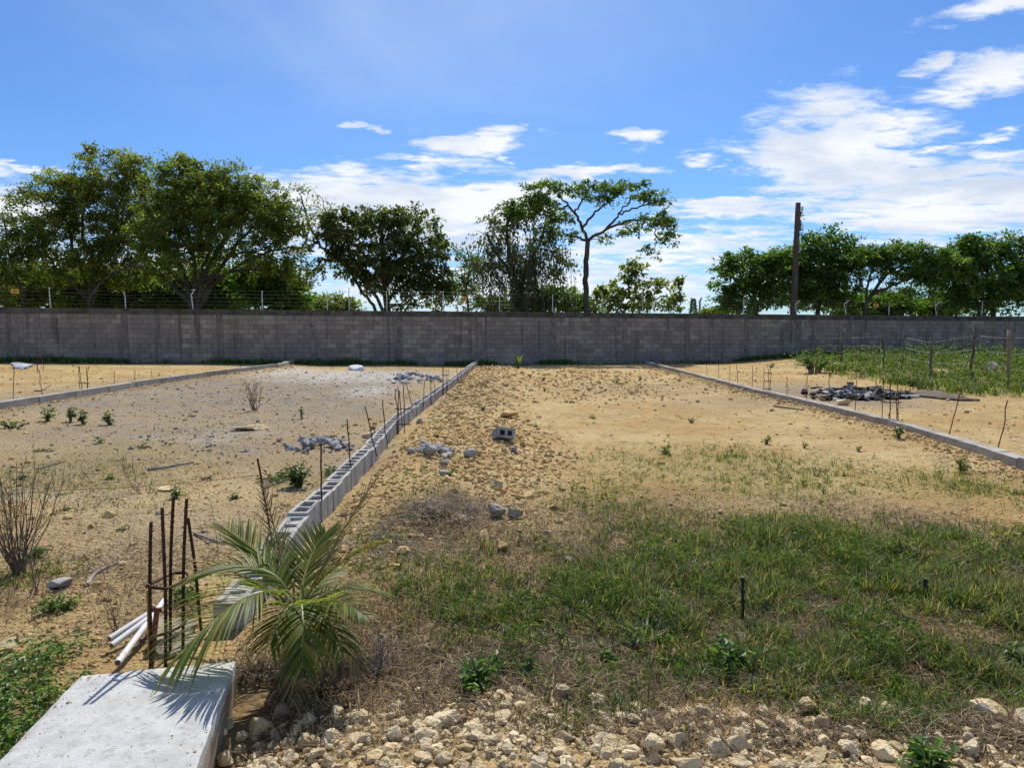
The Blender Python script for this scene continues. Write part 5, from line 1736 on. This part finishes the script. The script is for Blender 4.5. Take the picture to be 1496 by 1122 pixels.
# dry stems and litter lying about
ld = lambda x, y: zval(Z_litter, x, y, .6) * (.4 + .6 * patch(x, y, 91)) * notslab(x, y) * notrow(x, y)
a = Acc()
x_, y_ = fan_points(330000, 2.2, 9.5, lambda x, y: np.clip(ld(x, y) * 1.1, 0, 1))
n_ = len(x_)
an = rng.uniform(0, 6.28, n_)
add_blades(a, np.stack([x_, y_, height(x_, y_) + rng.uniform(-.004, .012, n_)], -1), rng.uniform(.015, .055, n_), np.stack([np.cos(an), np.sin(an)], -1), rng.uniform(1.0, 2.8, n_), rng.uniform(.0018, .0052, n_) * (1 + .06 * y_), np.clip(rng.beta(1.1, 1.7, n_), 0, .89))
tag(a.obj('dry_grass_litter', M['litter']), 'brown dry stems and litter among the grass', 'dry grass', kind='stuff')
print('litter', n_)
# grey heap of dry straw
a = Acc()
pc = G(635, 765)
n_ = 5200
x_, y_ = pc[0] + rng.normal(0, .30, n_), pc[1] + rng.normal(0, .40, n_)
k_ = rng.random(n_) < sst(.34, .58, fbm(x_ * 3.2, y_ * 3.2, 93, 3)) + .12
x_, y_ = x_[k_], y_[k_]
n_ = len(x_)
f_ = np.exp(-((x_ - pc[0]) / .3) ** 2 - ((y_ - pc[1]) / .4) ** 2)
an = rng.uniform(0, 6.28, n_)
add_blades(a, np.stack([x_, y_, height(x_, y_) + rng.uniform(0, .1, n_) * f_], -1), rng.uniform(.01, .05, n_), np.stack([np.cos(an), np.sin(an)], -1), rng.uniform(1, 4, n_), rng.uniform(.003, .006, n_), np.clip(rng.beta(1.3, 2, n_), 0, .88))
tag(a.obj('straw_heap', M['greylitter'], origin=pc), 'flat heap of grey dry straw at the edge of the marl rubble', 'straw', kind='stuff')

# field of grass beyond the right kerb
a = Acc()
x0, y0 = area_points(34000, 6.5, 36, 16, 36.5, lambda x, y: FIELD(x, y) * (y < wl(x) - .25) * (.2 + .8 * patch(x, y, 95)) * (x / y < .86))
k_ = rng.integers(3, 6, len(x0))
bx, by = np.repeat(x0, k_), np.repeat(y0, k_)
n_ = len(bx)
bx, by = bx + rng.normal(0, .06, n_), by + rng.normal(0, .06, n_)
hf = np.repeat((.10 + .30 * fbm(x0 * .7, y0 * .7, 97, 3)) * rng.uniform(.6, 1.2, len(x0)), k_)
an = rng.uniform(0, 6.28, n_)
rn = np.clip(np.repeat(rng.uniform(.05, .8, len(x0)), k_) + rng.normal(0, .12, n_), 0, .9)
add_blades(a, np.stack([bx, by, height(bx, by) - .02], -1), hf * rng.uniform(.6, 1.2, n_), np.stack([np.cos(an), np.sin(an)], -1), rng.uniform(.2, 1.0, n_), rng.uniform(.014, .03, n_), rn)
tag(a.obj('field_grass', M['fieldgrass']), 'tall green grass filling the field right of the burnt heap', 'grass', kind='stuff')
print('field', n_)
fx, fy = area_points(9000, 6.5, 34, 16, 36, lambda x, y: FIELD(x, y) * (y < wl(x) - .3) * patch(x, y, 96) * (x / y < .86))
fx, fy = np.repeat(fx, 4) + rng.normal(0, .1, len(fx) * 4), np.repeat(fy, 4) + rng.normal(0, .1, len(fy) * 4)
n_ = len(fx)
an = rng.uniform(0, 6.28, n_)
a = Acc()
add_leaves(a, np.stack([fx, fy, height(fx, fy) + rng.uniform(.05, .55, n_) * (.4 + fbm(fx * .9, fy * .9, 98, 3))], -1), np.stack([np.cos(an), np.sin(an), rng.normal(.3, .4, n_)], -1), np.stack([rng.normal(0, .5, n_), rng.normal(0, .5, n_), np.ones(n_)], -1), rng.uniform(.08, .17, n_), rng.uniform(.04, .08, n_), np.clip(rng.uniform(0, .92, n_), 0, .9))
tag(a.obj('field_weeds', M['fieldweed']), 'broad-leaved weeds among the tall field grass', 'weeds', kind='stuff')
# weeds in the shade along the wall's foot
a = Acc()
s_ = rng.uniform(vis0, vis1, 15000)
f_ = np.abs(rng.normal(0, .38, 15000))
dn = fbm(s_ * .6, s_ * 0, 99, 3)
k_ = rng.random(15000) < .12 + .88 * sst(.38, .6, dn)
s_, f_ = s_[k_], f_[k_]
P = wo + s_[:, None] * ux - (f_ + .06)[:, None] * un
P[:, 2] = height(P[:, 0], P[:, 1])
n_ = len(P)
an = rng.uniform(0, 6.28, n_)
add_blades(a, P, rng.uniform(.05, .32, n_) * (.4 + dn[k_]), np.stack([np.cos(an), np.sin(an)], -1), rng.uniform(.2, 1.2, n_), rng.uniform(.015, .035, n_), rng.uniform(0, .95, n_))
tag(a.obj('wall_foot_weeds', M['seedling']), 'dark low weeds along the shaded foot of the perimeter wall', 'weeds', kind='stuff')


def leafy(name, px, py, wpx, hpx, n, lsize, mat, label, cat, group=None, stems=5, seed=1, up=.4, ground_hug=False, width=.55):
    r = np.random.default_rng(seed)
    p_ = G(px, py)
    ppm = p_[1] / FPX
    W_, H_ = wpx * ppm / 2, hpx * ppm
    t_ = thing(name, p_, label, cat, group)
    st = Acc()
    C, D, N = [], [], []
    for q in range(stems):
        an_ = r.uniform(0, 6.28)
        rr_ = W_ * r.uniform(.1, 1) ** .7
        e = np.array([rr_ * math.cos(an_), rr_ * math.sin(an_) * (1 if ground_hug else .8), H_ * r.uniform(.45, 1) * (1 - .4 * (rr_ / W_) ** 2)])
        b_ = p_ + e * [.25, .25, 0]
        P = bez(b_ - [0, 0, .02], b_ + [0, 0, H_ * .4], p_ + e, 6)
        st.tube(P, np.linspace(.005, .002, 6) * (1 + p_[1] * .1), 4)
        m_ = max(2, n // stems)
        f2 = r.uniform(.2, 1, m_)
        C.append(np.stack([np.interp(f2, np.linspace(0, 1, 6), P[:, k2]) for k2 in range(3)], -1) + r.normal(0, lsize * .35, (m_, 3)))
        a2 = r.uniform(0, 6.28, m_)
        D.append(np.stack([np.cos(a2), np.sin(a2), r.normal(up * .5, .35, m_)], -1))
        N.append(np.stack([r.normal(0, .35, m_), r.normal(0, .35, m_), np.ones(m_)], -1))
    C, D, N = map(np.concatenate, (C, D, N))
    C[:, 2] = np.maximum(C[:, 2], height(C[:, 0], C[:, 1]) + .005)
    ls = lsize * r.uniform(.6, 1.3, len(C))
    lf = Acc()
    add_leaves(lf, C, D, N, ls, ls * width, np.clip(r.uniform(0, .9, len(C)), 0, .93))
    st.obj('stem', M['twig'], t_)
    tag(lf.obj('leaves', M[mat], t_), kind='stuff')
    return t_


sg = 'seedlings in a row on the left lot'
for q, (px_, py_, w_, h_, lab) in enumerate(((69, 615, 16, 24, 'leafy seedling at the left end of the row of four'), (102, 616, 24, 30, 'largest leafy seedling in the row on the grey lot'), (121, 620, 15, 27, 'crooked seedling right of the largest one'), (159, 621, 14, 28, 'seedling at the right end of the row of four'))):
    leafy('seedling', px_, py_, w_, h_, 60, .075, 'seedling', lab, 'seedling', sg, 4, 40 + q)
leafy('seedling', 20, 625, 50, 14, 70, .07, 'seedling', 'low dark weed left of the row of seedlings', 'weed', None, 9, 45)
leafy('seedling', 147, 647, 14, 12, 20, .06, 'seedling', 'tiny seedling below the row on the grey lot', 'seedling', None, 3, 46)
# creeping plant beside the row
leafy('creeping_plant', 437, 712, 46, 38, 260, .055, 'seedling', 'bushy dark green creeping plant left of the hollow block row', 'plant', None, 16, 47)
leafy('creeper', 400, 701, 80, 10, 110, .055, 'seedling', 'low leafy runner left of the bushy creeping plant', 'plant', None, 14, 48, ground_hug=True)
leafy('creeper', 484, 694, 50, 12, 80, .055, 'seedling', 'low leafy runner reaching the hollow block row', 'plant', None, 10, 49, ground_hug=True)
leafy('leafy_weed', 698, 1015, 90, 38, 230, .045, 'weed', 'bright green leafy weed at the edge of the near limestone rubble', 'weed', None, 14, 50)
leafy('leafy_weed', 1062, 975, 90, 40, 200, .05, 'weed', 'broad-leaved green weed below the pale upright rock', 'weed', None, 12, 51)
leafy('leafy_weed', 775, 990, 40, 30, 60, .04, 'weed', 'small yellow-green weed beside the bright leafy weed', 'weed', None, 6, 52)
leafy('leafy_weed', 1350, 1125, 90, 30, 140, .05, 'weed', 'bright weed at the bottom edge right of the rubble', 'weed', None, 10, 53)
leafy('leafy_weed', 1480, 970, 30, 40, 60, .045, 'weed', 'green weed at the right edge in the dry grass', 'weed', None, 6, 54)
leafy('leafy_weed', 268, 880, 60, 26, 160, .035, 'weed', 'green weed behind the near rebar cage', 'weed', None, 12, 55)
leafy('leafy_weed', 82, 892, 80, 20, 220, .035, 'weed', 'low green weed patch right of the left edge on bare earth', 'weed', None, 16, 56, ground_hug=True)
leafy('leafy_weed', 45, 815, 60, 24, 120, .035, 'weed', 'green weed at the foot of the dry bush', 'weed', None, 10, 57)
leafy('leafy_weed', 258, 728, 18, 20, 50, .04, 'weed', 'small green tuft just above the near rebar cage', 'weed', None, 5, 58)
leafy('leafy_weed', 974, 663, 18, 20, 40, .06, 'weed', 'small upright green weed alone on the smooth sand', 'weed', None, 5, 59)
leafy('leafy_weed', 1190, 545, 66, 36, 500, .11, 'weed', 'yellow-green bush at the near corner of the grass field', 'bush', None, 26, 60)
leafy('leafy_weed', 1333, 565, 22, 14, 60, .1, 'seedling', 'dark leafy weed at the edge of the grass field', 'weed', None, 6, 61)
leafy('leafy_weed', 1313, 640, 26, 22, 60, .06, 'weed', 'green weed growing against the right kerb', 'weed', None, 7, 62)
leafy('leafy_weed', 1127, 537, 16, 8, 30, .09, 'weed', 'weed tuft at the top of the slim far rebar cage', 'weed', None, 4, 63)
leafy('leafy_weed', 440, 612, 10, 26, 24, .06, 'seedling', 'thin weed standing alone on the grey lot', 'weed', None, 3, 64)
leafy('leafy_weed', 1405, 690, 24, 26, 60, .05, 'weed', 'small weed on sand below the right kerb', 'weed', None, 6, 65)
for q, (px_, py_) in enumerate(((210, 655), (60, 660), (300, 700), (160, 700), (95, 745), (340, 730), (480, 640), (545, 628), (180, 775), (30, 700))):
    leafy('small_weed', px_, py_, random.uniform(14, 40), random.uniform(3, 8), random.randint(20, 60), random.uniform(.025, .04), random.choice(['grass', 'seedling']), 'low yellow-green weed dotted on the left lot', 'weed', 'small weeds on the left lot', 8, 170 + q, ground_hug=True)
for q in range(34):
    px_, py_ = random.uniform(640, 1490), random.uniform(790, 1010)
    leafy('leafy_weed', px_, py_, random.uniform(16, 46), random.uniform(10, 30), random.randint(14, 60), random.uniform(.022, .042), random.choice(['weed', 'weedgrass', 'seedling']), 'small leafy weed growing among the near grass', 'weed', 'small weeds among the near grass', 6, 220 + q)
wsm = 'small weeds on the bare middle lot'
for q, (px_, py_) in enumerate(((687, 567), (795, 572), (793, 557), (740, 565), (900, 560), (935, 556), (860, 570), (706, 600), (868, 612), (1050, 560), (1175, 655), (1120, 650), (1010, 618), (640, 640), (1255, 660), (660, 690))):
    leafy('small_weed', px_, py_, random.uniform(7, 20), random.uniform(3, 11), random.randint(14, 36), random.uniform(.03, .055), random.choice(['grass', 'seedling', 'weed']), 'small green weed dotted on the bare marl of the middle lot', 'weed', wsm, 5, 70 + q)
# low weeds at the near left corner
a = Acc()
n_ = 5200
x_, y_ = rng.uniform(-3.6, -1.55, n_), rng.uniform(2.0, 3.75, n_)
edge = np.interp(y_, [2.0, 3.0, 3.6], [-1.78, -1.83, -1.75])
k_ = (x_ < edge) & (rng.random(n_) < sst(-3.1, -2.3, x_ + .9 * (y_ - 3.1) * -1 + .8 * (fbm(x_ * 2, y_ * 2, 5, 3) - .5)) * .95) & (y_ < 3.55 + .35 * (x_ + 1.8)) & ~((y_ > 3.0) & (x_ > -2.05 - .15 * (y_ - 3)))
x_, y_ = x_[k_], y_[k_]
n_ = len(x_)
rp_ = 4
x_, y_ = np.repeat(x_, rp_) + rng.normal(0, .015, n_ * rp_), np.repeat(y_, rp_) + rng.normal(0, .015, n_ * rp_)
n_ = len(x_)
an = rng.uniform(0, 6.28, n_)
C = np.stack([x_, y_, height(x_, y_) + rng.uniform(.005, .09, n_)], -1)
add_leaves(a, C, np.stack([np.cos(an), np.sin(an), rng.normal(.1, .35, n_)], -1), np.stack([rng.normal(0, .35, n_), rng.normal(0, .35, n_), np.ones(n_)], -1), rng.uniform(.02, .042, n_), rng.uniform(.012, .02, n_), np.clip(rng.uniform(0, .93, n_), 0, .93))
tag(a.obj('low_weeds', M['weed']), 'dense low green weeds left of the concrete slab', 'weeds', kind='stuff')

# spiky plant by the wall and tufts
def spiky(px, py, hpx, n, label, mat='weed', seed=1, wpx=.5):
    r = np.random.default_rng(seed)
    p_ = G(px, py)
    ppm = p_[1] / FPX
    t_ = thing('spiky_plant', p_, label, 'plant')
    an_ = r.uniform(0, 6.28, n)
    for q in range(n):
        a_ = Acc()
        add_blades(a_, p_[None] + r.normal(0, .02 * hpx * ppm, (1, 3)) * [1, 1, 0], np.array([hpx * ppm * r.uniform(.6, 1)]), np.array([[math.cos(an_[q]), math.sin(an_[q])]]), np.array([r.uniform(.1, .6)]), np.array([hpx * ppm * .1 * wpx * 2]), np.array([r.uniform(.2, .85)]))
        a_.obj('leaf', M[mat], t_)
    return t_


spiky(757, 538, 26, 16, 'spiky green plant standing before the middle of the wall', 'fieldgrass', 1)
spiky(188, 1118, 36, 6, 'single grass shoot growing on the edge of the slab', 'weed', 2, .3)
spiky(1000, 1085, 30, 12, 'green grass tuft among the near limestone rubble', 'grass', 3, .3)


# dry leafless bushes
def dry_bush(px, py, hpx, wpx, n, label, seed, r0=.006, name='dry_bush', mat='twig', leafm=None):
    r = np.random.default_rng(seed)
    p_ = G(px, py)
    ppm = p_[1] / FPX
    H_, W_ = hpx * ppm, wpx * ppm / 2
    t_ = thing(name, p_, label, 'bush')
    a_ = Acc()
    tips = []
    for q in range(n):
        an_ = r.uniform(0, 6.28)
        sp_ = W_ * r.uniform(.1, 1)
        e = p_ + [sp_ * math.cos(an_), sp_ * math.sin(an_), H_ * r.uniform(.6, 1)]
        P = bez(p_ + r.normal(0, .02, 3) * [1, 1, 0], p_ + (e - p_) * [.65, .65, .35] + r.normal(0, .02, 3), e, 9)
        P[1:] += r.normal(0, .006, (8, 3))
        a_.tube(P, np.linspace(r0, r0 * .3, 9), 4)
        for k2 in range(r.integers(2, 6)):
            i_ = r.integers(2, 8)
            d_ = norm(P[i_] - P[i_ - 1] + r.normal(0, .7, 3) * np.linalg.norm(P[i_] - P[i_ - 1]) + [0, 0, .02])
            L = H_ * r.uniform(.12, .34)
            Q = bez(P[i_], P[i_] + d_ * L * .5, P[i_] + d_ * L + [0, 0, L * .3], 5)
            a_.tube(Q, np.linspace(r0 * .5, r0 * .2, 5), 3)
            tips.append(Q[-1])
    a_.obj('branches', M[mat], t_)
    if leafm:
        tips = np.array(tips)
        lf = Acc()
        n_ = len(tips)
        add_leaves(lf, tips, r.normal(0, 1, (n_, 3)), r.normal(0, 1, (n_, 3)), np.full(n_, .05), np.full(n_, .025), r.uniform(0, .9, n_))
        tag(lf.obj('leaves', M[leafm], t_), kind='stuff')


dry_bush(28, 838, 175, 130, 26, 'leafless dry bush at the left edge on the bare lot', 5, .0055)
dry_bush(372, 600, 46, 26, 9, 'thin leafless dry shrub standing on the grey lot', 6, .008, leafm='palmdry')
dry_bush(205, 720, 60, 60, 5, 'wispy dry weed stems on the sandy left lot', 7, .003)
dry_bush(52, 870, 90, 30, 4, 'few dry upright stalks beside the broken concrete piece', 8, .004)
dry_bush(165, 930, 60, 30, 4, 'dry thin stalks beside the white pipes', 9, .0035)
dry_bush(1345, 575, 30, 30, 8, 'wispy dry stems before the grass field', 10, .008)
dry_bush(480, 1010, 70, 110, 22, 'tangle of dry stems in the shade under the palm', 11, .0035)
dry_bush(555, 985, 60, 90, 16, 'grey dry weed tangle right of the palm', 12, .003, mat='deadwood')

# sticks and branches lying on the ground
def lying(pts, r0, label, name='stick', mat='deadwood', lift=.012, forks=0):
    P = np.array([G(*q) + [0, 0, lift] for q in pts])
    P = smooth_poly(P, 12)
    a_ = Acc().tube(P, np.linspace(r0, r0 * .5, len(P)), 6)
    for q in range(forks):
        i_ = int(len(P) * (.35 + .25 * q))
        d_ = P[-1] - P[0]
        n_ = np.array([-d_[1], d_[0], .1]) * random.choice((-1, 1))
        a_.tube([P[i_], P[i_] + (d_ * .12 + n_ * .12), P[i_] + d_ * .2 + n_ * .22], [r0 * .5, r0 * .4, r0 * .2], 5)
    return tag(a_.obj(name, M[mat], origin=P[0]), label, 'stick')


lying([(217, 688), (250, 683), (283, 677)], .022, 'grey weathered stick lying on the left lot')
lying([(55, 686), (75, 680), (95, 675)], .012, 'short dark twig on the sandy ground left of the grey stick')
lying([(385, 716), (405, 708), (422, 700)], .02, 'pale stick lying below the creeping plant')
lying([(128, 858), (140, 840), (165, 828), (182, 822)], .012, 'dead branch on earth left of the near rebar cage', forks=2)
lying([(283, 782), (310, 792), (330, 797)], .010, 'pale bare stick behind the near rebar cage')
lying([(50, 572), (62, 571), (75, 562)], .018, 'dark twig lying beyond the left footing beam', mat='twig')
lying([(555, 925), (575, 938), (600, 955)], .008, 'grey dry stem lying right of the palm')
lying([(930, 1000), (1000, 992), (1060, 985)], .006, 'long dry stem lying across the grass above the rubble', mat='twig')
lying([(1070, 985), (1110, 1000), (1160, 1002)], .007, 'crooked dry root lying on the near rubble', mat='deadwood')
lying([(1130, 594), (1160, 598), (1175, 600)], .02, 'dark flat stick beside the right kerb', mat='twig')
lying([(1185, 568), (1195, 567), (1202, 567)], .03, 'short charred plank end behind the burnt heap', mat='burnt')

# black stakes in the grass
for xt, yt, xb, yb, lab in ((1085, 845, 1086, 912, 'thin black plastic stake standing in the grass above the pale rock'), (1352, 848, 1353, 880, 'short black stake with a yellow tip flower in the right grass')):
    b = G(xb, yb)
    tp_ = TP(xt, yt, b[1])
    t_ = thing('black_stake', b, lab, 'stake')
    Acc().tube(bar_pts(b - [0, 0, .05], tp_, 6, .001), .008, 6).obj('rod', M['black'], t_)
    for f_ in (.98, .72, .5):
        q = b + (tp_ - b) * f_
        Acc().tube([q - [0, 0, .012], q + [0, 0, .012]], .0125, 6).obj('collar', M['black'], t_)

# slack cord strung across the left lot between rebars
P = smooth_poly([G(-20, 742) + [0, 0, .1], G(90, 737) + [0, 0, .12], G(190, 728) + [0, 0, .1], G(300, 715) + [0, 0, .08], TP(380, 694, G(395, 790, .19)[1])], 40)
tag(Acc().tube(P, .0025, 4).obj('cord', M['twig'], origin=P[0]), 'thin dark cord strung low across the left lot to the leaning rebar', 'cord')
# low mound boulder in the grass field
stone('rock', 1449, 541, 20, 'dark round rock with a pale cap in the grass field', 'pitrock', 530, 2, (1, .8, .8))
print('triangles', sum(len(p.data.loops) - 2 * len(p.data.polygons) for p in SC.objects if p.type == 'MESH'))
